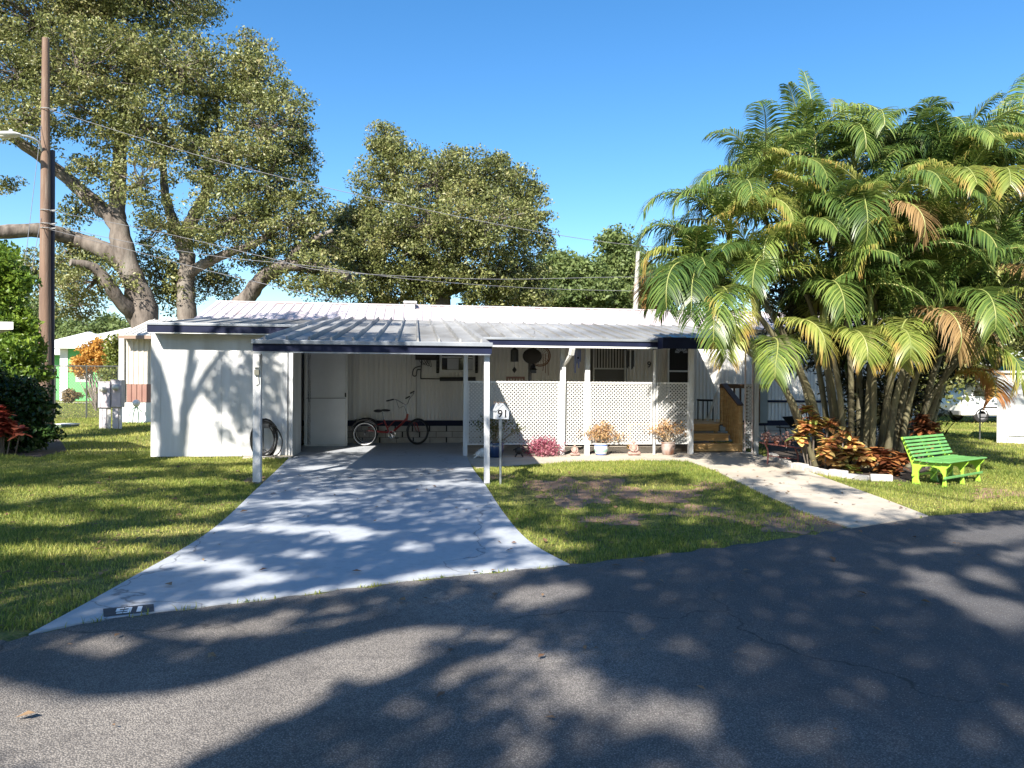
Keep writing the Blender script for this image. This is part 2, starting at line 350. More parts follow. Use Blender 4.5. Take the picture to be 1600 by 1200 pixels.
# garden bed
MULCH = mat("mulch", (0.05,0.035,0.025), (0.025,0.018,0.014), 12, 0.95, 1.0, 30)
bedp = [G(1200,712), G(1240,728), G(1300,742), G(1360,750), G(1430,754), G(1455,730), G(1475,690), G(1440,668), G(1330,672), G(1200,690)]
tag(sheet("garden_bed", [(p.x, p.y) for p in smooth_line(bedp+[bedp[0]], 4)[:-1]], 0.012, MULCH), kind="structure")
sb = [G(-200,693), G(0,712), G(60,716), G(105,705), G(95,690), G(80,676), G(-200,670)]
tag(sheet("shrub_bed", [(p.x, p.y) for p in sb], 0.010, MULCH), kind="structure")
# far pavement strip and far road behind the houses
tag(sheet("pavement", [(-60,47),(-14,47),(-14,49),(-60,49)], 0.012, CONC), kind="structure")
# tree line of the world's edge: far wood as one mass
# ------------------------------------------------------------------ grass
drive_np = drive_poly; walk_np = wkp; bed_np = [(p.x,p.y) for p in bedp]; sb_np = [(p.x,p.y) for p in sb]
shed_np = [tuple(W(*q).xy) for q in ((-0.05,-0.08,0),(3.05,-0.02,0),(3.05,8,0),(-0.05,8,0))]
home_np = [tuple(W(*q).xy) for q in ((-0.5,3.2,0),(20,3.2,0),(20,9,0),(-0.5,9,0))]
dirt = [(905,768,105,30,1.0),(1030,775,90,14,0.75),(1260,818,80,26,0.9),(1180,812,60,14,0.5),(960,812,70,12,0.8),(1090,800,70,12,0.6),(400,750,22,8,0.7),(1560,772,60,10,0.7),(1120,760,50,8,0.5),(780,745,30,6,0.6),(300,850,50,10,0.35)]
def grass_field(n, xr, yr, hgt, wid, prob=None):
    X = rng.uniform(*xr, n); Y = rng.uniform(*yr, n)
    keep = ~inpoly(X, Y, road_poly)
    for q in (drive_np, walk_np, bed_np, sb_np, shed_np, home_np): keep &= ~inpoly(X, Y, q)
    keep &= np.abs(X)/np.maximum(Y, 0.1) < 0.80
    X = X[keep]; Y = Y[keep]
    q = np.stack([X, Y, np.full(len(X), -EYE)], 1) @ np.array(CI3).T
    px = 800-FPX*q[:, 0]/q[:, 2]; py = 600+FPX*q[:, 1]/q[:, 2]
    d = np.zeros(len(X))
    for (a, b, ra, rb, s) in dirt: d = np.maximum(d, s*np.clip(1.6-((px-a)/ra)**2-((py-b)/rb)**2, 0, 1))
    nz = 0.5+0.25*np.sin(X*2.3+1.1*np.sin(Y*1.7))+0.25*np.sin(Y*3.1+1.3*np.sin(X*2.9))
    d = d*(0.75+0.35*np.sin(X*9+2*np.sin(Y*7))*np.sin(Y*11)); k = rng.random(len(X)) > d+0.35*(1-nz)
    X = X[k]; Y = Y[k]; nz = nz[k]; N = len(X)
    h = hgt*(0.6+0.6*nz)*(0.6+0.7*rng.random(N)); a = rng.uniform(0, 2*PI, N); la = rng.uniform(0, 2*PI, N); ln = h*rng.uniform(0.1, 0.9, N)
    w = wid*(0.7+0.6*rng.random(N))
    B = np.stack([X, Y, np.full(N, 0.0)], 1); s = np.stack([np.cos(a), np.sin(a), np.zeros(N)], 1)*w[:, None]/2
    tip = B+np.stack([np.cos(la)*ln, np.sin(la)*ln, h], 1); mid = B+np.stack([np.cos(la)*ln*0.3, np.sin(la)*ln*0.3, h*0.6], 1)
    return np.stack([B-s, B+s, mid+s*0.7, tip, mid-s*0.7], 1)
GR = np.concatenate([grass_field(420000, (-10,9.5), (4.5,14.8), 0.043, 0.008), grass_field(200000, (-17,18), (14.0,30), 0.06, 0.014), grass_field(90000, (-30,36), (28,55), 0.07, 0.03)])
GRASSM = leafmat("grass_blades", [(0.05,0.085,0.014),(0.135,0.185,0.03),(0.29,0.31,0.065),(0.46,0.40,0.14)], 0.6, 0.3, cluster=0.5)
tag(np_mesh("grass", GR, 5, GRASSM, None, [(0,1,2,4),(4,2,3)]), kind="stuff", label="mown green lawn grass with worn and yellowed patches", cat="grass")
SOIL = mat("bare_soil", (0.30,0.175,0.11), (0.20,0.12,0.075), 3, 0.95, 0.8, 40, c3=(0.26,0.20,0.13), s3=12, f3=0.6)
for (a_, b_, ra_, rb_, s_) in dirt:
    if s_ < 0.5: continue
    pts_ = []
    for k in range(60):
        t_ = 2*PI*k/60; q_ = 0.72*(1+0.22*math.sin(3*t_+a_)+0.16*math.sin(7*t_+b_)+0.08*math.sin(11*t_))
        pts_.append(tuple(G(a_+ra_*q_*math.cos(t_), b_-rb_*q_*math.sin(t_)).xy))
    tag(sheet("bare_ground", pts_, 0.004+0.0003*(a_ % 7), SOIL), kind="structure")
# dead leaves littering the lawn edge and the drive
nl = 1500; X = rng.uniform(-8, 8, nl); Y = rng.uniform(3.2, 13, nl)
ond = inpoly(X, Y, drive_np); onr = inpoly(X, Y, road_poly)
kp = (ond & (rng.random(nl) < 0.22)) | (onr & (rng.random(nl) < 0.22)) | (~ond & ~onr & (rng.random(nl) < 0.85)); X = X[kp]; Y = Y[kp]
cc = np.stack([X, Y, np.where(inpoly(X, Y, drive_np), 0.03, 0.03)], 1)
nt_ = rng.normal(size=(len(X), 3))*0.25; nt_[:, 2] += 1
tag(leaves("fallen_leaves", cc, 0.06, leafmat("dry_leaf", [(0.07,0.035,0.02),(0.16,0.09,0.05),(0.30,0.21,0.12)], 0.7, 0.1), None, 0.55, up=6), kind="stuff", label="dry brown leaves scattered on the drive, road edge and lawn", cat="fallen leaves")
# house number stencilled on the drive apron
plate = thing("painted_number_plate", "dark strip with white stencilled 91 painted on the drive apron", "ground marking", G(201,956))
q = [G(161,951,0.0165), G(240,943.5,0.0165), G(241,955,0.0165), G(162,963.5,0.0165)]
mb = MB(); mb.add([tuple(p) for p in q]+[(p.x, p.y, 0.0145) for p in q], [(0,1,2,3),(4,7,6,5),(0,4,5,1),(1,5,6,2),(2,6,7,3),(3,7,4,0)])
mb.build("plate", mat("charcoal_ground_paint", (0.03,0.032,0.04), (0.045,0.047,0.055), 8, 0.7), plate)
c_ = (q[0]+q[1]+q[2]+q[3])/4; ex = (q[1]-q[0]).normalized(); ez = Vector((0,0,1)); ey = ez.cross(ex)
hgt_ = ((q[3]-q[0]).length+(q[2]-q[1]).length)/2
sten = MB(); SW = mat("stencil_white", (0.75,0.75,0.75), rough=0.7)
def sb_(x0, y0, x1, y1):
    sten.prism([(x0,y0),(x1,y0),(x1,y1),(x0,y1)], 0.0, 0.0015, lambda a, b, t: c_+ex*a+ey*b+ez*(t+0.0005))
S_ = hgt_*0.66; hw = S_*0.42
for (x0,y0,x1,y1) in ((-0.9,0.32,-0.05,0.5),(0.05,0.32,0.9,0.5),(-0.9,0.05,-0.5,0.32),(0.5,-0.5,0.9,0.32),(-0.9,-0.12,-0.05,0.05),(0.05,-0.12,0.5,0.05),(-0.75,-0.5,-0.05,-0.34),(0.05,-0.5,0.5,-0.34)):
    sb_(x0*hw-hw*0.6, y0*S_, x1*hw-hw*0.6, y1*S_)
sb_(hw*0.95, -0.5*S_, hw*1.5, 0.5*S_)
sten.build("stencilled_number", SW, plate)
# ------------------------------------------------------------------ mobile home
VW = 3.30
def HB(): return MB(HM)
ZE = 3.02; VR = 5.2; ZR = 3.64; VB = 7.1
UL = hp(308, 498, VW-0.25)[0]; UR = hp(1432, 520, VW)[0]
home = thing("mobile_home", "long cream ribbed metal mobile home with a low white metal roof", "mobile home", W((UL+UR)/2, VW+1.9, 0), YAW)
def corrugated(mb, u0, u1, z0, z1, v, pitch=0.11, dep=0.022, side=-1):
    n = int((u1-u0)/pitch); prof = []
    for i in range(n+1):
        a = u0+i*(u1-u0)/n; p = (u1-u0)/n
        prof += [(a, 0), (a+0.42*p, 0), (a+0.55*p, dep), (a+0.87*p, dep)]
    prof = [(min(a, u1), d) for a, d in prof if a <= u1+1e-6]
    vs = []; fs = []
    for a, d in prof: vs += [(a, v+side*d, z0), (a, v+side*d, z1)]
    for i in range(len(prof)-1): fs.append((2*i, 2*i+2, 2*i+3, 2*i+1))
    return mb.add(vs, fs)
usplit = hp(651, 640, VW)[0]
mb = HB(); corrugated(mb, UL+0.05, usplit, 0.58, ZE, VW, 0.125, 0.025)
mb.box(UL+0.05, VW+0.003, 0.0, UR-0.05, 2*VR-VW, ZE); mb.build("wall", SIDING, home)
mb = HB(); corrugated(mb, usplit+0.10, UR-0.05, 0.58, ZE, VW-0.03, 0.10, 0.014); mb.build("front_siding", SIDING, home)
mb = HB(); mb.box(usplit, VW-0.075, 0.56, usplit+0.10, VW, ZE-0.05); mb.build("wall_trim", WHITE, home, bevel=0.005)
mb = HB(); mb.box(UL, VW-0.045, 0.44, UR, VW+0.002, 0.575); mb.build("skirt_band", NAVY, home, bevel=0.004)
mb = HB()
mb2 = HB(); mb2.box(UL+0.06, VW-0.004, 0.0, UR-0.06, VW+0.002, 0.44); mb2.build("skirting_void", DARKIN, home)
random.seed(3)
for r in range(3):
    u = UL+0.08+(0.2 if r % 2 else 0)
    while u < UR-0.5:
        gap = 0.035 if random.random() < 0.75 else 0.012
        mb.box(u, VW-0.05, 0.01+r*0.145, u+0.39, VW-0.006, 0.01+r*0.145+0.135); u += 0.39+gap
mb.build("skirting", mat("painted_block", (0.46,0.44,0.40), (0.34,0.32,0.29), 4, 0.85, 0.5, 40), home, bevel=0.004)
# roof: ribbed sheet front and back slope, each with real thickness
def slope(mb, u0, u1, va, za, vb, zb, pitch=0.23, rib=0.02, th=0.03, rw=0.04):
    n = max(1, int((u1-u0)/pitch)); prof = [(u0, 0)]
    for i in range(n):
        a = u0+(i+0.5)*(u1-u0)/n; prof += [(a-rw, 0), (a-rw*0.5, rib), (a+rw*0.5, rib), (a+rw, 0)]
    prof.append((u1, 0)); k = len(prof); vs = []
    for a, d in prof: vs += [(a, va, za+d), (a, vb, zb+d)]
    fs = [(2*i, 2*i+2, 2*i+3, 2*i+1) for i in range(k-1)]
    b = 2*k; vs += [(u0, va, za-th), (u1, va, za-th), (u1, vb, zb-th), (u0, vb, zb-th)]
    fs += [(b, b+3, b+2, b+1), (0, 1, b+3, b), (2*k-2, b+1, b+2, 2*k-1), tuple([2*i for i in range(k)][::-1]+[b, b+1]), tuple([2*i+1 for i in range(k)]+[b+2, b+3])]
    return mb.add(vs, fs)
mb = HB(); slope(mb, UL-0.12, UR+0.1, VW-0.18, ZE-0.02, VR, ZR, 0.24, 0.028); slope(mb, UL-0.12, UR+0.1, 2*VR-VW+0.18, ZE-0.02, VR, ZR, 0.24, 0.018)
rf = mb.build("roof", WROOF, home)
mb = HB(); mb.box(UL-0.1, VR-0.10, ZR-0.012, UR+0.08, VR+0.10, ZR+0.022); mb.build("ridge_cap", WROOF, rf, bevel=0.01)
uv_, zv_ = hp(641, 482, VR-0.3)
mb = HB(); mb.box(uv_-0.13, VR-0.5, ZR-0.2, uv_+0.13, VR-0.2, ZR+0.01); mb.box(uv_-0.18, VR-0.55, ZR+0.01, uv_+0.18, VR-0.15, ZR+0.07); mb.build("roof_vent", WHITE, rf, bevel=0.02)
mb = HB(); mb.prism([(VW, ZE-0.05), (2*VR-VW, ZE-0.05), (VR, ZR-0.04)], UL, UL+0.05, lambda a, b, t: (t, a, b)); mb.build("gable", SIDING, home); mb = HB(); mb.prism([(VW, ZE-0.05), (2*VR-VW, ZE-0.05), (VR, ZR-0.04)], UR-0.05, UR, lambda a, b, t: (t, a, b)); mb.build("gable", SIDING, home)
# carport window
def rect(x0, y0, x1, y1, v):
    a = hp(x0, y1, v); b = hp(x1, y0, v); return a[0], a[1], b[0], b[1]
def frame(mb, u0, z0, u1, z1, v0, v1, w):
    mb.box(u0, v0, z0, u0+w, v1, z1); mb.box(u1-w, v0, z0, u1, v1, z1); mb.box(u0+w, v0, z0, u1-w, v1, z0+w); mb.box(u0+w, v0, z1-w, u1-w, v1, z1)
VF = VW-0.05
u0,z0,u1,z1 = rect(687, 520, 742, 581, VF)
mb = HB(); frame(mb, u0, z0, u1, z1, VF-0.05, VF+0.02, 0.05); wf = mb.build("window", WHITE, home, bevel=0.004)
zm = hp(700, 558, VF)[1]
mb = HB(); mb.box(u0+0.05, VF-0.03, zm-0.02, u1-0.05, VF+0.01, zm+0.02); mb.build("meeting_rail", WHITE, wf)
mb = HB(); mb.box(u0+0.05, VF+0.004, z0+0.05, u1-0.05, VF+0.014, z1-0.05); mb.build("pane", GLASS, wf)
for a, b, c, d in ((0.02,0.06,0.30,0.34),(0.46,0.06,0.68,0.33),):
    mb = HB(); mb.box(u0+0.17+a, VF-0.012, z0+b, u0+0.17+c, VF-0.002, z0+d); mb.build("pale_pane_box", mat("pale_box_grey", (0.45,0.46,0.48), rough=0.6), wf)  # two pale boxes set in front of the lower pane
for (x0, x1) in ((681.5, 686.5), (742.5, 747)):
    a,b,c,d = rect(x0, 520, x1, 583, VF); mb = HB()
    frame(mb, a, b, c, d, VF-0.045, VF, 0.012)
    z = b+0.02
    while z < d-0.03: mb.bar((a+0.01, VF-0.02, z), (c-0.01, VF-0.02, z), 0.03, 0.008, (0,-1,0.6)); z += 0.035
    mb.build("shutter", BLACK, home)
a,b,c,d = rect(649, 520, 683, 562, VW-0.3)
ACu = HB(); ACu.box(a, VW-0.33, b, c, VW-0.06, d+0.05); aco = ACu.build("meter_cabinet", mat("dark_brown_metal", (0.02,0.015,0.012), rough=0.6), home, bevel=0.01)
mb = HB(); mb.box(a+0.04, VW-0.345, b+0.04, c-0.04, VW-0.331, d-0.02); mb.build("cabinet_door", mat("dark_brown_metal2", (0.03,0.022,0.018), rough=0.5), aco)
# cables below the cabinet
mb = HB()
def hpt(px, py, v): q = hp(px, py, v); return (q[0], v, q[1])
mb.tube(smooth_line([hpt(659,560,VW-0.12), hpt(658,575,VW-0.12), hpt(657.5,590,VW-0.1), hpt(660,591.5,VW-0.1), hpt(690,592,VW-0.1)], 5), 0.014, 6)
for k in range(4):
    x = 653+k*4; mb.tube(smooth_line([hpt(x,560,VW-0.15), hpt(x+4+k,566+k*2,VW-0.16), hpt(x+9,569+k,VW-0.14), hpt(669+k,561,VW-0.15)], 6), 0.007, 5)
mb.tube(smooth_line([hpt(657,572,VW-0.12), hpt(647,576,VW-0.14), hpt(645,586,VW-0.14), hpt(650,587,VW-0.14), hpt(652,578,VW-0.14), hpt(658,578,VW-0.12)], 6), 0.014, 5)
mb.build("cable_bundle", BLACK, home)
mb = HB(); mb.tube([hpt(687,592.5,VW-0.16), hpt(743,592,VW-0.16)], 0.05, 12); mb.tube([hpt(690,592,VW-0.16), (hpt(690,592,VW)[0], VW-0.01, hpt(690,592,VW)[2])], 0.02, 6); mb.build("rolled_awning", BLACK, home, smooth=True)
# porch window with vertical blinds
u0,z0,u1,z1 = rect(919, 523, 979, 612, VF)
DBR = mat("bronze_window_frame", (0.10,0.10,0.095), rough=0.4, metal=0.3)
mb = HB(); frame(mb, u0, z0, u1, z1, VF-0.05, VF+0.0, 0.05); pw = mb.build("window", DBR, home, bevel=0.004)
pw['label'] = "porch window with vertical blinds"
mb = HB(); ua = hp(927,560,VF)[0]; ub = hp(976,560,VF)[0]; zr = hp(950, 576, VF)[1]
mb.box(ua-0.02, VF-0.06, z0+0.05, ua+0.02, VF-0.02, z1-0.05); mb.box(ub-0.02, VF-0.06, z0+0.05, ub+0.02, VF-0.02, z1-0.05); mb.box(ua+0.02, VF-0.06, zr-0.018, ub-0.02, VF-0.02, zr+0.018); mb.build("sash", mat("aluminium", (0.5,0.5,0.5), rough=0.4, metal=0.6), pw)
mb = HB(); mb.box(u0+0.05, VF+0.005, z0+0.05, u1-0.05, VF+0.01, z1-0.05); mb.build("dark_back", DARKIN, pw)
mb = HB(); x = ua+0.05
while x < ub-0.03: mb.box(x, VF-0.012, z0+0.05, x+0.045, VF-0.008, z1-0.05); x += 0.075
mb.build("blinds", mat("blind_slats", (0.38,0.37,0.34), rough=0.7), pw)
mb = HB(); mb.box(u0+0.05, VF-0.018, z0+0.05, ua-0.02, VF-0.014, z1-0.05); mb.box(ua+0.02, VF-0.018, z0+0.05, ub-0.02, VF-0.014, zr-0.018); mb.build("screen", mat("insect_screen", (0.12,0.12,0.115), rough=0.9), pw)
# front door behind the porch screen
u0,z0,u1,z1 = rect(1041, 520, 1078, 655, VF)
mb = HB(); frame(mb, u0, z0, u1, z1, VF-0.07, VF+0.0, 0.05); zr = hp(1060,580,VF)[1]; mb.box(u0+0.05, VF-0.06, zr-0.02, u1-0.05, VF-0.02, zr+0.02); dr_ = mb.build("door", WHITE, home, bevel=0.004)
mb = HB(); mb.box(u0+0.05, VF-0.02, z0+0.05, u1-0.05, VF-0.012, z1-0.05); mb.build("door_leaf", mat("dark_door", (0.018,0.016,0.015), rough=0.3), dr_)
mb = HB(); cx, cz = hp(1064, 552, VF); rr = 0.17
for k in range(6):
    t0 = PI*k/6+0.06; t1 = PI*(k+1)/6-0.06
    mb.prism([(cx+rr*math.cos(t)*q, cz+rr*math.sin(t)*q) for t, q in ((t0,0.35),(t0,1),((t0+t1)/2,1.02),(t1,1),(t1,0.35))], VF-0.026, VF-0.021, lambda a, b, t: (a, t, b))
mb.build("fan_light", mat("frosted_light", (0.35,0.36,0.38), rough=0.3), dr_)
# house number on the porch wall
qu, qz = hp(1014.5, 570, VF-0.03)
NM = HM @ Matrix.Translation((qu, VF-0.022, qz)) @ Matrix.Rotation(R(90), 4, 'X')
text_part("house_number", "9", 0.22, NM, BLACK, home, 0.006, 0.004)
qu, qz = hp(1022, 570, VF-0.03)
text_part("house_number", "1", 0.22, HM @ Matrix.Translation((qu+0.03, VF-0.022, qz)) @ Matrix.Rotation(R(90), 4, 'X'), BLACK, home, 0.006, 0.004)
mb = HB(); a, zz = hp(1192, 627, VW-0.06); mb.box(a, VW-0.06, zz-0.03, UR-0.02, VW-0.045, zz+0.03); mb.build("belt_band", NAVY, home)
a,b,c,d = rect(1183, 605, 1199, 661, VW-0.1); mb = HB(); mb.box(a-0.1, VW-0.12, b, c, VW-0.05, d); mb.build("utility_panel", mat("grey_green_panel", (0.27,0.29,0.27), (0.22,0.24,0.22), 3, 0.5), home, bevel=0.01)
# right-hand porch wall door area under the canopy is the same siding
# ------------------------------------------------------------------ storage shed
US = hp(458, 640, 0)[0]; VSH = -0.35
shed = thing("storage_shed", "pale panelled lean-to shed at the left end of the mobile home, door swung open", "shed", W(US/2, 1.6, 0), YAW)
ZS = 2.55
def grooved(mb, u0, u1, v, z0, z1, pitch, g=0.012, d=0.008):
    u = u0
    while u < u1-1e-3:
        w = min(pitch, u1-u); mb.box(u, v, z0, u+w-g, v+0.02, z1); u += pitch
    mb.box(u0, v+d, z0, u1-0.004, v+0.018, z1)
ucn = hp(441, 640, 0)[0]; ucr = hp(452, 640, 0)[0]
mb = HB(); 
for (a_, b_) in ((0, 0.19), (0.19, 1.34), (1.34, ucn)):
    mb.box(a_+0.004, 0.0, 0.03, b_-0.004, 0.02, ZS)
mb.box(0.01, 0.008, 0.03, ucn, 0.05, ZS-0.005); mb.build("front_wall", SHEDW, shed)
mb = HB(); mb.box(0.0, 0.05, 0.03, 0.03, VW, ZS); mb.build("left_wall", SHEDW, shed)
mb = HB(); mb.box(ucn, -0.03, 0.0, ucn+0.10, 0.05, ZS); mb.build("corner_trim", WHITE2, shed, bevel=0.004)
mb = HB(); mb.box(ucn+0.10, 0.02, 0.0, ucr, 0.05, ZS); mb.build("recess_board", WHITE2, shed)
mb = HB(); mb.box(ucr, -0.05, 0.0, US, 0.05, ZS); mb.build("corner_post", WHITE2, shed, bevel=0.004)
vd0 = 1.05; vd1 = 2.35
mb = HB(); mb.box(US-0.03, 0.05, 0.0, US, vd0, ZS+0.1); mb.build("side_wall", SHEDW, shed); mb = HB(); mb.box(US-0.03, vd0, 2.28, US, VW, ZS+0.1); mb.box(US-0.03, vd1+0.15, 0.0, US, VW, 2.28); mb.build("side_wall_return", SHEDW, shed)
mb = HB(); mb.box(US-0.06, vd0, 0.03, US+0.01, vd0+0.05, 2.28); mb.box(US-0.06, vd1+0.1, 0.03, US+0.01, vd1+0.15, 2.28); mb.box(US-0.06, vd0+0.05, 2.22, US+0.01, vd1+0.1, 2.28); mb.build("door_frame", NAVY, shed)
mb = HB(); mb.box(0.05, 0.06, 0.0, US-0.9, VW-0.1, 2.4); mb.build("interior", DARKIN, shed)
# open door leaf, parallel to the home wall
a,b,c,d = rect(475, 549, 543.5, 697.5, 2.45)
mb = HB(); mb.box(a, 2.45, b, c, 2.488, d); dl_ = mb.build("door", mat("door_panel_grey", (0.68,0.69,0.71), (0.60,0.61,0.63), 2, 0.45), shed, bevel=0.004)
mb = HB(); frame(mb, a-0.002, b-0.002, c+0.002, d+0.002, 2.437, 2.452, 0.05); mb.build("leaf_frame", WHITE, dl_, bevel=0.003)
zr = hp(510, 622, 2.45)[1]; mb = HB(); mb.box(a+0.05, 2.436, zr-0.012, c-0.05, 2.4495, zr+0.004); mb.build("mid_rail", mat("grey_rail", (0.2,0.2,0.21), rough=0.5), dl_)
mb = HB(); hx, hz = hp(540, 617, 2.45); mb.box(hx-0.015, 2.40, hz-0.05, hx+0.015, 2.437, hz+0.05); mb.build("handle", BLACK, dl_, bevel=0.004)
# roof of shed (one lean-to sheet from the eave of the home)
zt, = [hp(230, 503.5, VSH)[1]]; ul = hp(230, 510, VSH)[0]
mb = HB(); slope(mb, ul, hp(520, 510, 0)[0], VSH+0.02, zt-0.02, VW-0.10, 3.04, 0.42, 0.03, 0.02, 0.03); srf = mb.build("roof", METALROOF, shed)
mb = HB(); u_e = hp(470, 510, 0)[0]+0.2; mb.box(ul, VSH-0.012, zt-0.185, u_e, VSH+0.02, zt-0.05); mb.build("fascia", NAVY, srf)
mb = HB(); mb.box(ul-0.01, VSH-0.03, zt-0.05, u_e, VSH+0.03, zt); mb.build("roof_edge", GREYLIP, srf, bevel=0.005)
mb = HB(); mb.box(ul+0.01, VSH-0.002, zt-0.205, u_e, VSH+0.02, zt-0.185); mb.build("drip_strip", WHITE, srf)
mb = HB(); mb.prism([(VSH+0.02, zt-0.185), (VSH+0.02, zt-0.06), (VW-0.1, 3.0), (VW-0.1, 2.9)], ul, ul+0.02, lambda p, q, t: (t, p, q)); mb.build("barge_board", NAVY, srf)
# ------------------------------------------------------------------ carport
VC = (HI @ G(760, 757)).y-0.15
uca, zca = hp(395, 530, VC); ucb, zcb = hp(768.5, 536, VC); zc = (zca+zcb)/2
cp = thing("carport", "open carport with a ribbed aluminium roof, navy fascia and two white front posts", "carport", W((uca+ucb)/2, VC/2, 0), YAW)
mb = HB(); slope(mb, uca, ucb, VC+0.02, zc-0.01, VW-0.16, 3.075, 0.305, 0.065, 0.03, 0.022); crf = mb.build("roof", METALROOF, cp)
mb = HB(); mb.box(uca, VC-0.012, zc-0.165, ucb, VC+0.02, zc-0.06); mb.build("fascia", NAVY, crf)
mb = HB(); mb.box(uca-0.01, VC-0.05, zc-0.06, ucb+0.012, VC+0.03, zc+0.0); mb.build("gutter_lip", GREYLIP, crf, bevel=0.006)
mb = HB(); mb.box(uca+0.02, VC-0.006, zc-0.185, ucb-0.02, VC+0.02, zc-0.165); mb.build("drip_strip", GREYLIP, crf)
for uu in (uca, ucb-0.02):
    mb = HB(); mb.prism([(VC+0.02, zc-0.165), (VC+0.02, zc-0.03), (VW-0.2, 3.03), (VW-0.2, 2.90)], uu, uu+0.02, lambda p, q, t: (t, p, q)); mb.build("side_fascia", NAVY, crf)
pz = zc-0.185
for (bx, by, tx, w_) in ((402, 755, 402.5, 0.115), (760.5, 757, 760.5, 0.083)):
    g = HI @ G(bx, by); tu = hp(tx, 560, g.y)[0]
    mb = HB(); mb.bar((g.x, g.y, 0.02), (tu, g.y, pz), w_, w_, (0,1,0)); mb.build("post", WHITE2, cp, bevel=0.006)
    mb = HB(); mb.box(g.x-0.02, g.y-0.03, 0.0, g.x+0.05, g.y+0.05, 0.04); mb.build("post_bracket", GREYLIP, cp)
g = HI @ G(402, 755)
mb = HB(); mb.box(g.x-0.045, g.y-0.12, 1.74, g.x+0.045, g.y-0.06, 1.93); mb.build("post_cap", WHITE, cp, bevel=0.008)
mb = HB(); mb.box(g.x-0.035, g.y-0.10, 1.63, g.x+0.035, g.y-0.06, 1.71); mb.tube([(g.x+0.02, g.y-0.09, 1.63), (g.x+0.03, g.y-0.07, 1.5), (g.x-0.01, g.y-0.07, 1.47)], 0.006, 5); mb.build("outlet_box", mat("old_brass_grey", (0.10,0.10,0.08), rough=0.6), cp)
mb = HB(); mb.bar((uca+0.3, VC+0.15, zc-0.10), (ucb-0.3, VC+0.15, zc-0.10), 0.09, 0.09); mb.bar((uca+0.3, 0.0, 2.55), (ucb-0.3, 0.0, 2.55), 0.09, 0.09); mb.build("header_beam", WHITE2, cp)
# ------------------------------------------------------------------ porch
VP = -0.55
upa, zp = hp(755, 523.5, VP); upb, zpb = hp(1050, 531, VP); zp = (zp+zpb)/2-0.02
porch = thing("porch_cover", "white posted porch cover with ribbed roof and navy fascia along the mobile home front", "porch", W((upa+upb)/2, 1.2, 0), YAW)
uend = hp(1178, 530, VP)[0]
mb = HB(); slope(mb, upa-0.3, uend, VP+0.02, zp-0.01, VW-0.12, 3.045, 0.30, 0.035, 0.03, 0.02); prf = mb.build("roof", METALROOF, porch)
mb = HB(); mb.box(upa-0.1, VP-0.012, zp-0.16, upb-0.05, VP+0.02, zp-0.05); mb.build("fascia", NAVY, prf)
mb = HB(); mb.box(upa-0.11, VP-0.04, zp-0.05, upb-0.05, VP+0.03, zp+0.0); mb.build("gutter_lip", GREYLIP, prf, bevel=0.006)
mb = HB(); mb.box(upa-0.1, VP-0.015, zp-0.195, upb-0.05, VP+0.02, zp-0.16); mb.build("drip_strip", WHITE, prf)
# deeper navy fascia box over the entry
ue0, ze1 = hp(1036, 521, VP-0.35)
mb = HB(); mb.box(ue0, VP-0.36, zp-0.20, uend+0.1, VP-0.33, zp+0.03); mb.box(ue0, VP-0.33, zp-0.20, ue0+0.03, VP+0.3, zp+0.03); mb.build("entry_fascia", NAVY, prf)
mb = HB(); slope(mb, ue0, uend+0.1, VP-0.34, zp+0.025, VP+0.3, zp+0.13, 0.30, 0.03, 0.02, 0.02); mb.build("entry_roof", METALROOF, prf)
def post(px, w, top=None, v=0.0, m=WHITE2):
    u = hp(px, 660, v)[0]; mb = HB(); mb.box(u-w/2, v-w/2, 0.0, u+w/2, v+w/2, (zp-0.05+(v-VP)*0.14) if top is None else top); return mb.build("post", m, porch, bevel=0.005), u
post(727, 0.09); _, ud = post(878, 0.09); post(917, 0.10); post(1022, 0.045); post(1079, 0.105)
mb = HB(); u9 = hp(880, 545, 0)[0]
mb.bar((u9+0.08, VP-0.02, zp-0.2), (u9+0.06, VP+0.03, zp-0.34), 0.10, 0.08); mb.bar((u9+0.06, VP+0.04, zp-0.33), (u9+0.0, -0.10, zp-0.52), 0.07, 0.06, (1,0,0)); mb.bar((u9, -0.09, zp-0.5), (ud, -0.09, 0.12), 0.075, 0.06, (0,1,0)); mb.build("downspout", WHITE, porch, bevel=0.008)
post(1181, 0.09)
for px_ in (1163.5, 1175):
    u = hp(px_, 640, 0)[0]; mb = HB(); mb.tube([(u, -0.02, 0.0), (u, -0.02, 2.5)], 0.016, 6); mb.build("iron_rod", mat("pink_rust_white", (0.5,0.36,0.33), (0.6,0.55,0.52), 9, 0.6), porch)
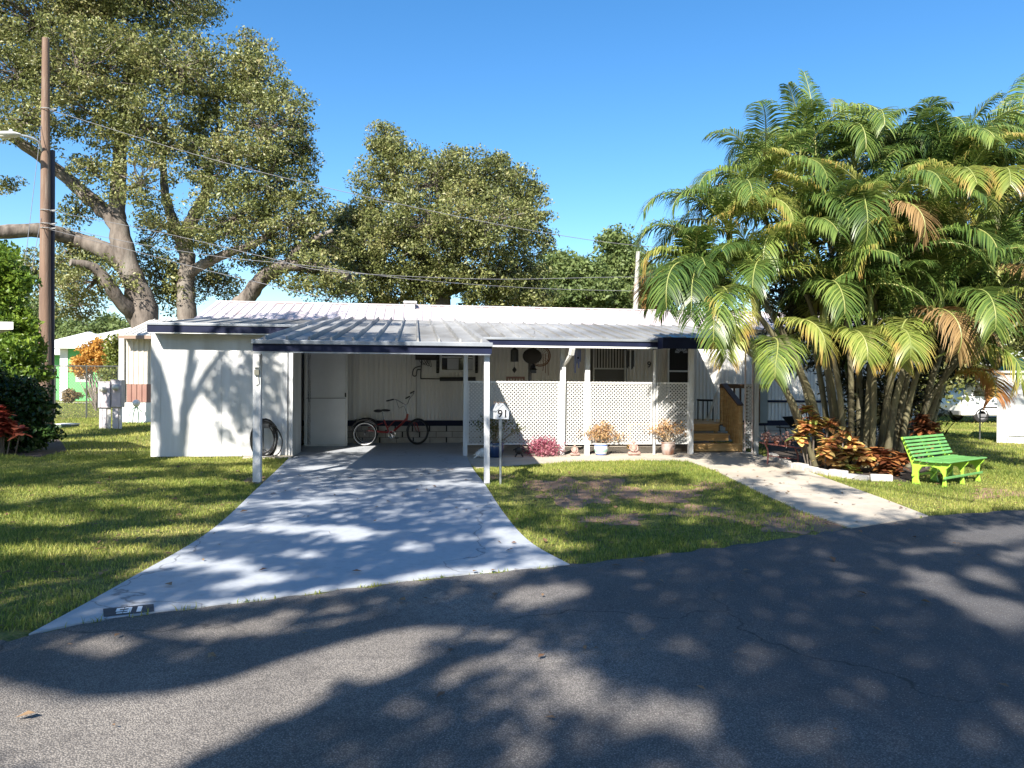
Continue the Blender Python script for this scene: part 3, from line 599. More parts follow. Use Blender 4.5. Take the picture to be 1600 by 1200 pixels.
# lattice
def lattice_panel(name, u0, u1, z0, z1, parent, v=0.0, pitch=0.0785, sw=0.0245, along=None):
    mb = HB(); hgt = z1-z0; L_ = u1-u0; k = -hgt
    f = along or (lambda a, t, b: (a, t, b))
    def strip(p, q, vo):
        d = Vector((q[0]-p[0], q[1]-p[1])).normalized(); n = Vector((-d.y, d.x))*sw/2
        pts = [(p[0]-n.x, p[1]-n.y), (q[0]-n.x, q[1]-n.y), (q[0]+n.x, q[1]+n.y), (p[0]+n.x, p[1]+n.y)]
        mb.prism(pts, vo, vo+0.006, lambda a, b, t: f(a, t, b))
    while k < L_:
        for sgn in (1, -1):
            x0, x1 = (k, k+hgt); a0 = max(0, x0); a1 = min(L_, x1)
            if a1-a0 > 0.02:
                if sgn == 1: strip((u0+a0, z0+(a0-x0)), (u0+a1, z0+(a1-x0)), v-0.004)
                else: strip((u0+a0, z1-(a0-x0)), (u0+a1, z1-(a1-x0)), v+0.003)
        k += pitch
    return mb.build(name, mat("lattice_vinyl", (0.47,0.47,0.46), (0.42,0.42,0.41), 3, 0.6), parent)
segs = [(727,878),(878,917),(917,1022),(1022,1079)]
lat = thing("lattice_screen", "long white diagonal lattice screen fixed between the porch posts", "lattice screen", W(hp(900,660,0)[0], 0, 0.24), YAW)
zl0 = hp(900, 694.5, 0)[1]; zl1 = hp(900, 596.5, 0)[1]
for (p0, p1) in segs:
    a = hp(p0, 660, 0)[0]+0.045; b = hp(p1, 660, 0)[0]-0.045
    lp = lattice_panel("lattice_panel", a, b, zl0, zl1, lat)
    mb = HB(); frame(mb, a, zl0, b, zl1, -0.018, 0.018, 0.032); mb.build("frame", WHITE, lp, bevel=0.003)
lat2 = thing("lattice_screen", "narrow upright lattice strip right of the wooden steps", "lattice screen", W(hp(1169,660,0)[0], 0, 0.1), YAW)
a,b,c,d = rect(1163, 601, 1176.5, 700, 0.0)
lattice_panel("lattice_panel", a, c, b, d, lat2); mb = HB(); frame(mb, a, b-0.12, c, d, -0.018, 0.018, 0.022); mb.build("frame", WHITE, lat2)
lat3 = thing("lattice_screen", "low lattice strip tucked beside the foot of the wooden steps", "lattice screen", W(hp(1159,690,0.3)[0], 0.5, 0.1), YAW)
a,b,c,d = rect(1153, 664, 1164, 704, 0.5)
lattice_panel("lattice_panel", a, c, b, d, lat3, v=0.5); mb = HB(); frame(mb, a, b, c, d, 0.485, 0.515, 0.02); mb.build("frame", WHITE, lat3)
# ------------------------------------------------------------------ steps and deck
us0 = hp(1082, 700, 0.35)[0]; us1 = hp(1158, 700, 0.35)[0]; ZD = 0.62
st = thing("wooden_steps", "new orange-brown timber steps with a boarded hand rail up to the porch deck", "steps", W((us0+us1)/2, 0.6, 0), YAW)
for k, (v0_, w0, w1) in enumerate(((0.35, 0, 0), (0.66, 0.02, -0.16), (0.97, 0.06, -0.26))):
    zt_ = ZD*(k+1)/3.0
    mb = HB(); mb.box(us0+w0, v0_, zt_-0.165, us1+w1, v0_+0.035, zt_-0.04); mb.build("riser", WOODNEW, st, bevel=0.004)
    mb = HB(); mb.box(us0+w0-0.01, v0_-0.03, zt_-0.038, us1+w1+0.01, v0_+0.30, zt_); mb.build("tread", WOODNEW, st, bevel=0.005)
mb = HB()
for i in range(8): mb.box(us0-1.2, 1.27+i*0.25, ZD-0.035, us1+0.6, 1.27+i*0.25+0.24, ZD)
mb.build("deck_boards", WOODNEW, st, bevel=0.003)
mb = HB(); mb.box(us0-1.2, 1.30, 0.0, us0-1.12, 1.38, ZD-0.035); mb.box(us1+0.5, 1.30, 0.0, us1+0.58, 1.38, ZD-0.035); mb.box(us1+0.5, 3.0, 0.0, us1+0.58, 3.08, ZD-0.035); mb.build("deck_leg", WOODNEW, st)
# raked hand rail with boards
ra = hp(1131, 600, 1.35); rb = hp(1156, 633, 0.42)
ur = rb[0]
mb = HB(); mb.bar((ra[0], 1.35, ra[1]), (ur, 0.38, rb[1]), 0.14, 0.035); mb.build("hand_rail", WOODOLD, st, bevel=0.004)
mb = HB(); n = 7
for i in range(n):
    t = (i+0.5)/n; u = ra[0]+(ur-ra[0])*t; v_ = 1.35+(0.38-1.35)*t; z = ra[1]+(rb[1]-ra[1])*t
    mb.box(u-0.02, v_-0.05, max(0.15, ZD*(1-t)-0.05), u+0.02, v_+0.05, z-0.02)
mb.build("balusters", WOODNEW, st, bevel=0.003)
mb = HB(); mb.box(ur-0.045, 0.36, 0.03, ur+0.045, 0.45, rb[1]-0.02); mb.build("newel_post", WOODNEW, st, bevel=0.004)
q = hp(1130, 600, 1.40); mb = HB(); mb.box(q[0]-0.045, 1.40, ZD, q[0]+0.045, 1.49, q[1]); mb.build("newel_post", WOODNEW, st, bevel=0.004)
q2 = hp(1200, 601, 1.45); mb = HB(); mb.box(q[0]-0.05, 1.38, q[1]-0.10, q2[0], 1.52, q[1]+0.0); mb.build("deck_rail", WOODOLD, st, bevel=0.004)
mb = HB()
for i in range(6):
    u = q[0]+0.12+i*(q2[0]-q[0]-0.2)/6; mb.box(u, 1.43, ZD-0.0, u+0.035, 1.465, q[1]-0.1)
mb.build("deck_balusters", WOODOLD, st)
# ------------------------------------------------------------------ tricycle
def local(px, py, v):  # point on plane v
    q = hp(px, py, v); return Vector((q[0], v, q[1]))
vt = 2.75
c0 = local(570, 690, vt-0.3); TX = c0.x; RW = 0.285
fx, _ = hp(650, 690, vt)
tri = thing("adult_tricycle", "red adult tricycle with whitewall rear wheels parked in the carport", "tricycle", W((TX+fx)/2, vt, 0.014), YAW)
TZ = 0.014+RW
RED = mat("red_paint", (0.28,0.012,0.012), (0.2,0.01,0.01), 5, 0.3, coat=0.5)
def wheel(c, ax, rad):
    mb = HB(); mb.torus(c, rad-0.02, 0.024, ax, 36, 8); t = mb.build("wheel", RUBBER, tri, smooth=True)
    ax = Vector(ax).normalized()
    mb = HB(); mb.torus(Vector(c)+ax*(-0.02 if ax.y > 0.9 else 0.02), rad-0.030, 0.009, ax, 36, 5); mb.build("rim", mat("white_rim", (0.7,0.7,0.68), rough=0.3), t, smooth=True)
    mb = HB(); a = ax.orthogonal().normalized(); b = ax.cross(a); cc_ = Vector(c); mb.tube([cc_-ax*0.045, cc_+ax*0.045], 0.022, 10)
    for i in range(20):
        th = 2*PI*i/20; mb.tube([cc_+ax*0.03*(1 if i % 2 else -1), cc_+(a*math.cos(th)+b*math.sin(th))*(rad-0.03)], 0.0015, 4)
    mb.torus(c, rad-0.045, 0.011, ax, 36, 6); mb.build("spokes", mat("dull_steel", (0.12,0.12,0.13), rough=0.4, metal=0.8), t)
for dv in (-0.33, 0.33): wheel((TX, vt+dv, TZ), (0,1,0), RW)
fd = Vector((0.55, 0.83, 0)).normalized()
FWC = Vector((fx+0.04, vt+0.0, TZ+0.03)); wheel(FWC, (-0.55,0.83,0), RW+0.03)
mb = HB(); mb.tube([(TX, vt-0.36, TZ), (TX, vt+0.36, TZ)], 0.014, 8); mb.build("axle", BLACK, tri)
bb = Vector((TX+0.62, vt, 0.30)); head = local(637, 651, vt); seatp = Vector((TX+0.43, vt, 0.62))
mb = HB(); mb.tube(smooth_line([head+Vector((-0.01,0,-0.03)), (head+bb)/2+Vector((-0.01,0,-0.03)), bb+Vector((-0.05,0,0.02)), Vector((TX+0.05, vt, TZ+0.06))], 6), 0.027, 8)
mb.tube([head+Vector((-0.03,0,-0.10)), (head+bb)/2+Vector((-0.12,0,0.10)), bb+Vector((-0.12,0,0.10))], 0.014, 8)
mb.tube([bb+Vector((-0.06,0,0)), seatp], 0.019, 8); mb.tube([(TX+0.05, vt-0.18, TZ+0.06), (TX+0.05, vt+0.18, TZ+0.06)], 0.016, 8); mb.tube([seatp+Vector((-0.02,0,-0.08)), (TX+0.05, vt, TZ+0.12)], 0.012, 8)
mb.tube([head+Vector((-0.025,0,-0.08)), head+Vector((0.0,0,0.07))], 0.026, 10); mb.build("frame", RED, tri, smooth=True)
mb = HB(); fa = Vector((-0.62,0.78,0)).normalized()*0.055
for s_ in (-1, 1): mb.tube([head+Vector((0.0,0,-0.09))+fa*s_*0.8, FWC+fa*s_+Vector((-0.06,0,0.2)), FWC+fa*s_], 0.011, 7)
mb.build("fork", RED, tri, smooth=True)
mb = HB(); mb.tube([seatp, seatp+Vector((-0.03,0,0.18))], 0.013, 8); mb.build("seat_post", CHROME, tri)
sp_ = seatp+Vector((-0.04,0,0.21))
mb = HB(); mb.ball(sp_+Vector((-0.10,0,0.0)), 0.12, 12, (0.9,0.9,0.33)); mb.ball(sp_+Vector((0.07,0,0.015)), 0.09, 12, (1.4,0.38,0.33)); mb.build("saddle", BLACK, tri, smooth=True)
st0 = head+Vector((0.0,0,0.07)); cl = local(633.5, 632, vt)
mb = HB(); mb.tube([st0, cl], 0.012, 8); L1 = local(619, 624.5, vt-0.22); R1 = local(640, 623, vt+0.2); Lg = local(612, 625, vt-0.42); Rg = local(645, 613, vt+0.42)
mb.tube(smooth_line([Lg, L1, cl+Vector((-0.06,-0.12,0.03)), cl], 6), 0.011, 7); mb.tube(smooth_line([cl, cl+Vector((0.05,0.1,0.02)), R1, Rg+Vector((0.02,0,-0.04)), Rg], 6), 0.011, 7)
hb = mb.build("handlebar", CHROME, tri, smooth=True)
for a_, b_ in ((local(604,626.5,vt-0.5), local(615,624,vt-0.40)), (local(634,622.5,vt+0.1), local(640,619.5,vt+0.2)), (local(641,614.5,vt+0.4), local(647,611.5,vt+0.5))):
    mb = HB(); mb.tube([a_, b_], 0.018, 8); mb.build("grip", BLACK, hb)
mb = HB(); mb.tube(smooth_line([L1, cl+Vector((-0.15,-0.06,-0.08)), cl+Vector((-0.03,0,-0.05)), head], 6), 0.005, 5); mb.build("brake_cable", BLACK, hb)
ck = Vector((bb.x, vt-0.07, bb.z-0.03))
mb = HB(); mb.torus(ck, 0.085, 0.006, (0,1,0), 26, 5)
for i in range(5): th = 2*PI*i/5; mb.tube([ck, ck+Vector((math.cos(th)*0.08, 0, math.sin(th)*0.08))], 0.007, 5)
mb.build("chainring", CHROME, tri)
mb = HB(); mb.tube([ck, ck+Vector((0.12,-0.03,-0.08))], 0.010, 6); mb.tube([ck+Vector((0,0.14,0)), ck+Vector((-0.12,0.17,0.08))], 0.010, 6); cr_ = mb.build("crank", CHROME, tri)
for o_ in (Vector((0.12,-0.08,-0.08)), Vector((-0.12,0.22,0.08))):
    mb = HB(); mb.box(ck.x+o_.x-0.05, ck.y+o_.y-0.04, ck.z+o_.z-0.014, ck.x+o_.x+0.05, ck.y+o_.y+0.04, ck.z+o_.z+0.014); mb.build("pedal", BLACK, cr_, bevel=0.004)
for s_ in (-1, 1):
    mb = HB(); mb.tube([Vector((TX+0.34*math.cos(t)*1.0, vt+s_*0.33, TZ+0.34*math.sin(t))) for t in [R(30)+i*R(130)/10 for i in range(11)]], 0.02, 6); mb.build("mudguard", BLACK, tri)
mb = HB(); mb.tube([Vector((FWC.x-0.34*math.cos(t)*0.78, FWC.y-0.34*math.cos(t)*0.62, TZ+0.335*math.sin(t))) for t in [R(10)+i*R(110)/10 for i in range(11)]], 0.022, 6)
mb.build("mudguard", BLACK, tri)
mb = HB(); x0 = TX-0.24; x1 = TX+0.24; zb_ = TZ+0.05; ztp = TZ+0.32
for z in (zb_, ztp): mb.tube([(x0,vt-0.25,z),(x1,vt-0.25,z),(x1,vt+0.25,z),(x0,vt+0.25,z)], 0.006, 5, closed=True)
for i in range(9):
    x = x0+(x1-x0)*i/8
    for s_ in (-0.25, 0.25): mb.tube([(x, vt+s_, zb_), (x, vt+s_, ztp)], 0.003, 4)
    mb.tube([(x, vt-0.25, zb_), (x, vt+0.25, zb_)], 0.003, 4)
mb.build("basket", BLACK, tri)
# ------------------------------------------------------------------ hose on its stand
hx, _ = hp(413, 680, -0.22); hz = hp(413, 683, -0.22)[1]
hose = thing("garden_hose", "black garden hose coiled on a dark stand against the shed front", "garden hose", W(hx, -0.22, 0), YAW)
mb = HB(); random.seed(5)
pts = []
for i in range(9*22):
    t = 2*PI*i/22; k = i/22; rr = 0.27+0.035*math.sin(k*2.1)+0.02*math.sin(k*5)
    pts.append((hx+rr*0.82*math.cos(t)+0.01*math.sin(k*3), -0.20-0.010*k-0.01*math.sin(t*2+k), hz-0.02+rr*1.22*math.sin(t)*(1 if math.sin(t) > 0 else 1.06)-0.02*math.sin(k)))
mb.tube(pts, 0.013, 7); mb.tube(smooth_line([(hx+0.15,-0.28,hz+0.30),(hx+0.30,-0.30,hz+0.1),(hx+0.36,-0.30,hz-0.1),(hx+0.28,-0.3,0.10),(hx+0.05,-0.32,0.045),(hx-0.2,-0.3,0.05)], 8), 0.013, 7)
mb.build("hose", BLACK, hose, smooth=True)
mb = HB(); mb.tube([(hx-0.02,-0.24,0.0),(hx-0.02,-0.24,hz+0.34)], 0.016, 7); mb.tube([(hx-0.20,-0.24,hz+0.22),(hx+0.18,-0.24,hz+0.22)], 0.02, 7); mb.box(hx-0.14,-0.30,hz+0.18,hx+0.10,-0.2,hz+0.27); mb.tube([(hx-0.2,-0.36,0.03),(hx-0.02,-0.24,0.2),(hx+0.2,-0.12,0.03)], 0.01, 6); mb.build("stand", mat("dark_plastic", (0.03,0.033,0.038), rough=0.5), hose)
mb = HB(); mb.tube([(hx+0.17,-0.31,hz+0.28),(hx+0.24,-0.32,hz+0.20)], 0.024, 8); mb.tube([(hx+0.05,-0.31,hz+0.33),(hx+0.17,-0.31,hz+0.28)], 0.016, 8); mb.build("nozzle", BLACK, hose)
kb = tag(sheet("edging_slab", [tuple(W(*p).xy) for p in ((hp(385,716,0)[0],-0.32,0),(US+0.02,-0.32,0),(US+0.02,-0.06,0),(hp(385,716,0)[0],-0.06,0))], 0.045, CONC, 0.043), label="thin pale concrete slab at the foot of the shed wall under the hose", cat="slab")
# ------------------------------------------------------------------ 91 sign post
g = G(782, 757)
sg = thing("number_sign", "grey gabled sign box reading 91 on a thin metal post by the carport", "sign", g, 0)
SGM = mat("sign_grey_white", (0.50,0.52,0.55), (0.42,0.44,0.47), 5, 0.5)
def sgp(px, py, dy=0.0): p = P(px, py, g.y+dy); return p
mb = MB(); mb.tube([g, sgp(782, 690), sgp(782, 654)], [0.017, 0.017, 0.03], 8); mb.build("post", mat("galv_post", (0.30,0.32,0.33), (0.22,0.24,0.25), 8, 0.5, metal=0.5), sg)
mb = MB(); f = [sgp(775.5,655), sgp(795.5,655.5), sgp(795.5,643), sgp(786,632.5), sgp(775.5,643)]
back = [p+Vector((-0.13, 0.30, 0)) for p in f]
mb.add([tuple(p) for p in f+back], [(0,1,2,3,4),(5,9,8,7,6)]+[(i, i+5, (i+1) % 5+5, (i+1) % 5) for i in range(5)]); mb.build("box", SGM, sg)
mb = MB()
for i, j in ((2, 3), (3, 4)):
    a = f[i]; b = f[j]; o1 = Vector((0,-0.02,0.006)); oo = Vector((-0.13,0.30,0)); up_ = Vector((0,0,0.018)); ex_ = (b-a)*0.06
    a2, b2 = (a-ex_+o1, b+o1) if i == 2 else (a+o1, b+ex_+o1)
    mb.add([a2, b2, b2+oo, a2+oo, a2+up_, b2+up_, b2+oo+up_, a2+oo+up_], [(0,3,2,1),(4,5,6,7),(0,1,5,4),(1,2,6,5),(2,3,7,6),(3,0,4,7)])
mb.build("roof", mat("sign_roof_grey", (0.28,0.30,0.33), rough=0.6), sg)
tM = Matrix.Translation(sgp(785.7, 646.8)+Vector((0,-0.034,0))) @ Matrix.Rotation(R(90), 4, 'X')
text_part("number", "91", 0.165, tM, BLACK, sg, 0.002, 0.003)
fp = [p.lerp(sum(f, Vector())/5, 0.06)+Vector((0,-0.030,0)) for p in f]; bp_ = [p+Vector((0,0.033,0)) for p in fp]
mb = MB(); mb.add([tuple(p) for p in fp+bp_], [(0,1,2,3,4),(5,9,8,7,6)]+[(i, i+5, (i+1) % 5+5, (i+1) % 5) for i in range(5)]); mb.build("face_plate", SGM, sg)
mb = MB(); c = sgp(782,632)
for k in range(3): mb.tube(smooth_line([c+Vector((-0.1+0.06*k,0,0.0)), c+Vector((-0.08+0.07*k,0.02,0.04)), c+Vector((-0.02+0.06*k,0.03,0.01))], 4), 0.006, 5)
mb.build("scroll_ornament", mat("rusty_wire", (0.10,0.07,0.05), rough=0.8), sg)
# ------------------------------------------------------------------ planters
def pot_mat(kind):
    return {"blue": mat("blue_glaze", (0.015,0.06,0.16), (0.01,0.02,0.07), 3, 0.2, coat=0.5), "band": WHITE, "red": mat("rustic_glaze", (0.34,0.30,0.28), (0.22,0.10,0.06), 5, 0.4)}[kind]
def foliage_clump(name, c, r, n, size, m, parent, asp=0.4, stems=12, sm=None, squash=0.7):
    C = []
    ns = 16; cs = [(c+Vector((rng.normal()*r[0]*0.5, rng.normal()*r[1]*0.5, rng.normal()*r[2]*0.45))) for _ in range(ns)]
    per = n//ns
    for q in cs: C.append(np.array(q)+rng.normal(size=(per, 3))*np.array(r)*0.28)
    return leaves(name, np.concatenate(C), size, m, parent, asp, 0.3), cs
def potted(label, px, py, v, pw, ph, kind, fol, leafm, r, dz):
    u, z = hp(px, py, v); base = W(u, v, 0.022)
    t = thing("potted_plant", label, "potted plant", base, YAW, None)
    mb = MB(Matrix.Translation(base)); 
    mb.lathe([(pw*0.34,0),(pw*0.42,ph*0.15),(pw*0.5,ph*0.6),(pw*0.47,ph*0.9),(pw*0.52,ph*0.93),(pw*0.52,ph),(pw*0.46,ph),(pw*0.44,ph*0.9),(0.001,ph*0.88)], n=24)
    p_ = mb.build("pot", pot_mat(kind), t, smooth=True)
    if kind == "band":
        for z0_, z1_, c_ in ((0.02,0.12,(0.10,0.16,0.42)),(0.30,0.42,(0.25,0.45,0.35)),(0.45,0.55,(0.35,0.55,0.5)),(0.80,0.88,(0.08,0.14,0.40))):
            def rr(z): return pw*(0.34+(0.42-0.34)*min(1, z/0.15)) if z < 0.15 else (pw*(0.42+(0.08)*(z-0.15)/0.45) if z < 0.6 else pw*(0.5-0.03*(z-0.6)/0.3))
            mb = MB(Matrix.Translation(base)); mb.lathe([(rr(z0_)+0.004, z0_*ph), (rr((z0_+z1_)/2)+0.005, (z0_+z1_)/2*ph), (rr(z1_)+0.004, z1_*ph)], n=24); mb.build("glaze_band", mat("glaze_%d" % int(z0_*100), c_, rough=0.3), p_, smooth=True)
    fo, cs = foliage_clump("foliage", base+Vector((0,0,ph+dz)), r, fol, 0.05, leafm, t)
    mb = MB()
    for q in cs: mb.tube(smooth_line([base+Vector((rng.normal()*0.03, rng.normal()*0.03, ph*0.85)), (base+Vector((0,0,ph))+q)/2+Vector((0,0,-0.03)), q], 4), 0.008, 5)
    mb.build("stems", mat("plant_stem", (0.20,0.16,0.11), rough=0.8), t)
    return t
PINKY = leafmat("coppery_pink_leaf", [(0.30,0.16,0.09),(0.42,0.26,0.15),(0.50,0.36,0.16),(0.55,0.26,0.25)], 0.5, 0.35)
DKG = leafmat("dark_mixed_leaf", [(0.02,0.03,0.012),(0.06,0.07,0.02),(0.14,0.14,0.03),(0.22,0.16,0.08)], 0.4, 0.3)
potted("deep blue glazed pot with dark green bushy plant beside the carport post", 774, 722, -0.42, 0.36, 0.30, "blue", 900, DKG, (0.34,0.22,0.24), 0.33)
potted("white pot with blue and green bands holding a coppery pink shrub", 939, 713, -0.12, 0.29, 0.25, "band", 1100, PINKY, (0.32,0.2,0.20), 0.28)
potted("rustic grey-brown pot holding a sparse coppery shrub near the white end post", 1044, 714, -0.12, 0.30, 0.27, "red", 900, PINKY, (0.32,0.2,0.19), 0.26)
# magenta bush
c = W(hp(848,716,-0.25)[0], -0.25, 0.0)
bsh = thing("magenta_shrub", "low magenta-leaved shrub at the foot of the lattice screen", "shrub", c, YAW)
foliage_clump("foliage", c+Vector((0,0,0.22)), (0.36,0.25,0.22), 2200, 0.055, leafmat("magenta_leaf", [(0.09,0.015,0.03),(0.24,0.05,0.09),(0.42,0.16,0.20),(0.5,0.30,0.28)], 0.4, 0.3), bsh, 0.3)
mb = MB()
for i in range(12): a = rng.uniform(0, 2*PI); mb.tube([c, c+Vector((math.cos(a)*0.25, math.sin(a)*0.15, 0.15+0.25*rng.random()))], 0.006, 5)
mb.build("stems", mat("plant_stem", (0.2,0.16,0.11)), bsh)
# seated stone figures
def seated(label, px, v, h):
    u = hp(px, 712, v)[0]; b = W(u, v, 0.022); M = Matrix.Translation(b) @ Matrix.Rotation(YAW, 4, 'Z') @ Matrix.Scale(h, 4)
    t = thing("stone_figurine", label, "garden figurine", b, YAW)
    mb = MB(M); mb.lathe([(0.34,0),(0.36,0.05),(0.30,0.09)], n=20, sy=0.7)
    mb.ball((0,0,0.46), 0.20, 14, (0.95,0.62,1.25)); mb.ball((0,0.0,0.63), 0.14, 12, (1.45,0.7,0.55)); mb.tube([(0,0,0.66),(0,0,0.76)], 0.055, 8)
    mb.ball((0,-0.01,0.82), 0.095, 14, (0.9,0.95,1.2)); mb.ball((0,0.01,0.93), 0.05, 10); mb.ball((0,-0.105,0.81), 0.018, 6)
    for s in (-1, 1):
        mb.tube(smooth_line([(s*0.12,0,0.16),(s*0.34,-0.10,0.15),(s*0.24,-0.24,0.13),(-s*0.05,-0.24,0.12)], 5), [0.10]*5+[0.095]*5+[0.07]*5+[0.05], 8)
        mb.tube(smooth_line([(s*0.19,0,0.64),(s*0.25,-0.03,0.45),(s*0.17,-0.16,0.32),(s*0.04,-0.20,0.27)], 5), [0.06]*5+[0.05]*5+[0.04]*5+[0.035], 8); mb.ball((s*0.088,0,0.81), 0.022, 6, (0.5,1,2))
    mb.build("body", mat("pinkish_stone", (0.42,0.27,0.23), (0.30,0.18,0.15), 10, 0.8, 0.3), t, smooth=True)
seated("small pinkish seated stone figurine between two porch posts", 898, -0.2, 0.25)
seated("larger reddish-brown seated stone figurine between the two potted coppery shrubs", 990, -0.2, 0.33)
# white shell/ornament and dark turtle ornament
b = W(hp(751,726,-0.55)[0], -0.55, 0.022)
t = thing("white_ornament", "small white spiky seashell ornament by the driveway edge", "ornament", b, YAW)
mb = MB(Matrix.Translation(b)); mb.ball((0.04,0,0.10), 0.10, 12, (0.9,0.9,1.0)); mb.ball((-0.04,0,0.08), 0.06, 10, (1.2,1,1))
for a in range(7): th = a*0.9; mb.tube([(0.02*math.cos(th),0.03*math.sin(th),0.08), (-0.02+0.15*math.cos(th),0.10*math.sin(th),0.09+0.10*math.sin(th*1.3))], [0.03,0.004], 6)
mb.build("shell", mat("shell_white", (0.7,0.68,0.66), (0.55,0.52,0.5), 12, 0.6, 0.3), t, smooth=True)
b = W(hp(811,721,-0.42)[0], -0.42, 0.022)
t = thing("turtle_ornament", "dark metal turtle garden ornament standing upright beside the magenta shrub", "ornament", b, YAW)
mb = MB(Matrix.Translation(b)); mb.ball((0,0,0.13), 0.085, 12, (0.95,0.55,0.95)); mb.ball((0,-0.01,0.235), 0.026, 8)
for s in (-1,1): mb.tube([(s*0.05,0,0.17),(s*0.12,-0.01,0.14)], [0.022,0.012], 6); mb.tube([(s*0.04,0,0.08),(s*0.08,-0.02,0.0)], [0.024,0.014], 6)
mb.build("body", mat("dark_bronze", (0.02,0.016,0.015), rough=0.5), t, smooth=True)
# ------------------------------------------------------------------ hanging things in the porch
def hang(name, label, cat, px, v): 
    u = hp(px, 560, v)[0]; zt = 2.45; return thing(name, label, cat, W(u, v, zt), YAW), u
vv = 0.35
t, u = hang("wind_chime", "black lantern-shaped wind chime with a diamond pendant, left end of the porch", "wind chime", 804, vv)
z1_ = hp(804,546,vv)[1]; z0_ = hp(804,565,vv)[1]
mb = HB(); mb.tube([(u,vv,2.62),(u,vv,z1_+0.05)], 0.004, 5); mb.build("cord", BLACK, t)
mb = HB(); mb.lathe([(0.02,z1_+0.04),(0.06,z1_+0.01),(0.085,z1_-0.02),(0.085,z0_),(0.04,z0_-0.005)], (u,vv,0), 10); mb.build("lantern_body", BLACK, t)
za = hp(804,573,vv)[1]; zb = hp(804,583,vv)[1]
mb = HB(); mb.tube([(u,vv,z0_),(u,vv,za)], 0.003, 5); mb.lathe([(0.004,za),(0.05,(za+zb)/2),(0.004,zb)], (u,vv,0), 4); mb.build("pendant", BLACK, t)
t, u = hang("hanging_basket", "dark round hanging basket with hats and a wicker hoop at the porch centre", "hanging basket", 838, vv)
zc_ = hp(838,556,vv)[1]
mb = HB(); mb.torus((u+0.08,vv,zc_), 0.22, 0.014, (0.1,1,0.05), 30, 6); mb.torus((u+0.08,vv,zc_), 0.19, 0.008, (0.1,1,0.05), 30, 6)
for i in range(9): a = i*0.34; mb.tube([(u+0.08-0.2*math.cos(a),vv,zc_-0.2*math.sin(a)),(u+0.08+0.2*math.cos(a),vv+0.01,zc_+0.2*math.sin(a))], 0.004, 4)
for i in range(3): mb.tube(smooth_line([(u+0.14+i*0.06,vv-0.02,zc_+0.05),(u+0.15+i*0.05,vv-0.03,zc_-0.2),(u+0.14+i*0.06,vv-0.02,zc_-0.32-0.05*i)], 4), 0.008, 5)
mb.build("wicker_hoop", mat("brown_wicker", (0.16,0.075,0.04), rough=0.8), t)
mb = HB(); mb.ball((u-0.10,vv-0.06,zc_-0.01), 0.20, 16, (1.05,0.5,0.85)); mb.build("dark_hat", mat("black_felt", (0.02,0.016,0.014), rough=0.9), t, smooth=True)
mb = HB(); zt_ = hp(838,536,vv)[1]; mb.lathe([(0.13,zt_-0.08),(0.11,zt_+0.0),(0.06,zt_+0.10),(0.02,zt_+0.14)], (u-0.04,vv-0.02,0), 14); mb.build("crown_hat", mat("black_felt2", (0.03,0.024,0.02), rough=0.9), t, smooth=True)
mb = HB(); mb.tube([(u-0.04,vv,2.66),(u-0.04,vv,zt_+0.1)], 0.004, 5); mb.build("cord", BLACK, t)
u = hp(828,590,vv+0.1)[0]; t = thing("plant_pole", "dark upright pole beneath the hanging basket behind the lattice", "pole", W(u, vv+0.1, 0), YAW)
mb = HB(); mb.tube([(u,vv+0.1,0.02),(u,vv+0.1,hp(828,561,vv+0.1)[1])], 0.04, 10); mb.tube([(u,vv+0.1,0.02),(u,vv+0.1,0.06)], 0.14, 16); mb.build("shaft", mat("grey_brown_post", (0.12,0.11,0.10), (0.08,0.07,0.06), 8, 0.8), t)
u = hp(833,580,vv+0.02)[0]; zb = hp(833,583,vv)[1]
t = thing("hanging_lantern", "little dark pagoda-shaped lantern right of the upright pole", "lantern", W(u, vv, zb), YAW)
mb = HB(); mb.box(u-0.06,vv-0.04,zb,u+0.06,vv+0.04,zb+0.07); mb.lathe([(0.10,zb+0.07),(0.04,zb+0.12),(0.06,zb+0.13),(0.02,zb+0.20)], (u,vv,0), 6); mb.build("lantern", BLACK, t)
mb = HB(); mb.tube([(u,vv,zb+0.18),(u,vv,2.6)], 0.003, 4); mb.build("cord", BLACK, t)
t, u = hang("wind_chime", "blue tube wind chime between two porch posts", "wind chime", 903, vv-0.2); v2 = vv-0.2
zt_ = hp(903,541,v2)[1]; mb = HB(); mb.bar((u-0.10,v2,zt_),(u+0.09,v2,zt_+0.03), 0.03, 0.02); mb.tube([(u,v2,2.52),(u,v2,zt_)], 0.003, 4); mb.build("top_bar", BLACK, t)
BLUE = mat("blue_metal", (0.05,0.12,0.42), rough=0.3, metal=0.3)
for i, (dx, l) in enumerate(((-0.06,0.50),(-0.02,0.30),(0.02,0.40),(0.05,0.26))):
    mb = HB(); mb.tube([(u+dx,v2,zt_-0.07),(u+dx,v2,zt_-0.07-l)], 0.011, 7); mb.build("tube", BLUE, t)
mb = HB(); mb.ball((u+0.0,v2-0.03,zt_-0.25), 0.022, 8); mb.build("clapper", BLACK, t)
t, u = hang("wind_chime", "wind chime of dark tubes under a red wooden top beside the porch window", "wind chime", 985, vv)
zt_ = hp(985,543,vv)[1]; mb = HB(); mb.box(u-0.10,vv-0.05,zt_-0.03,u+0.10,vv+0.05,zt_+0.06); mb.tube([(u,vv,zt_),(u,vv,2.6)], 0.004, 4); mb.build("top_block", mat("red_brown_wood", (0.30,0.09,0.05), rough=0.6), t, bevel=0.02)
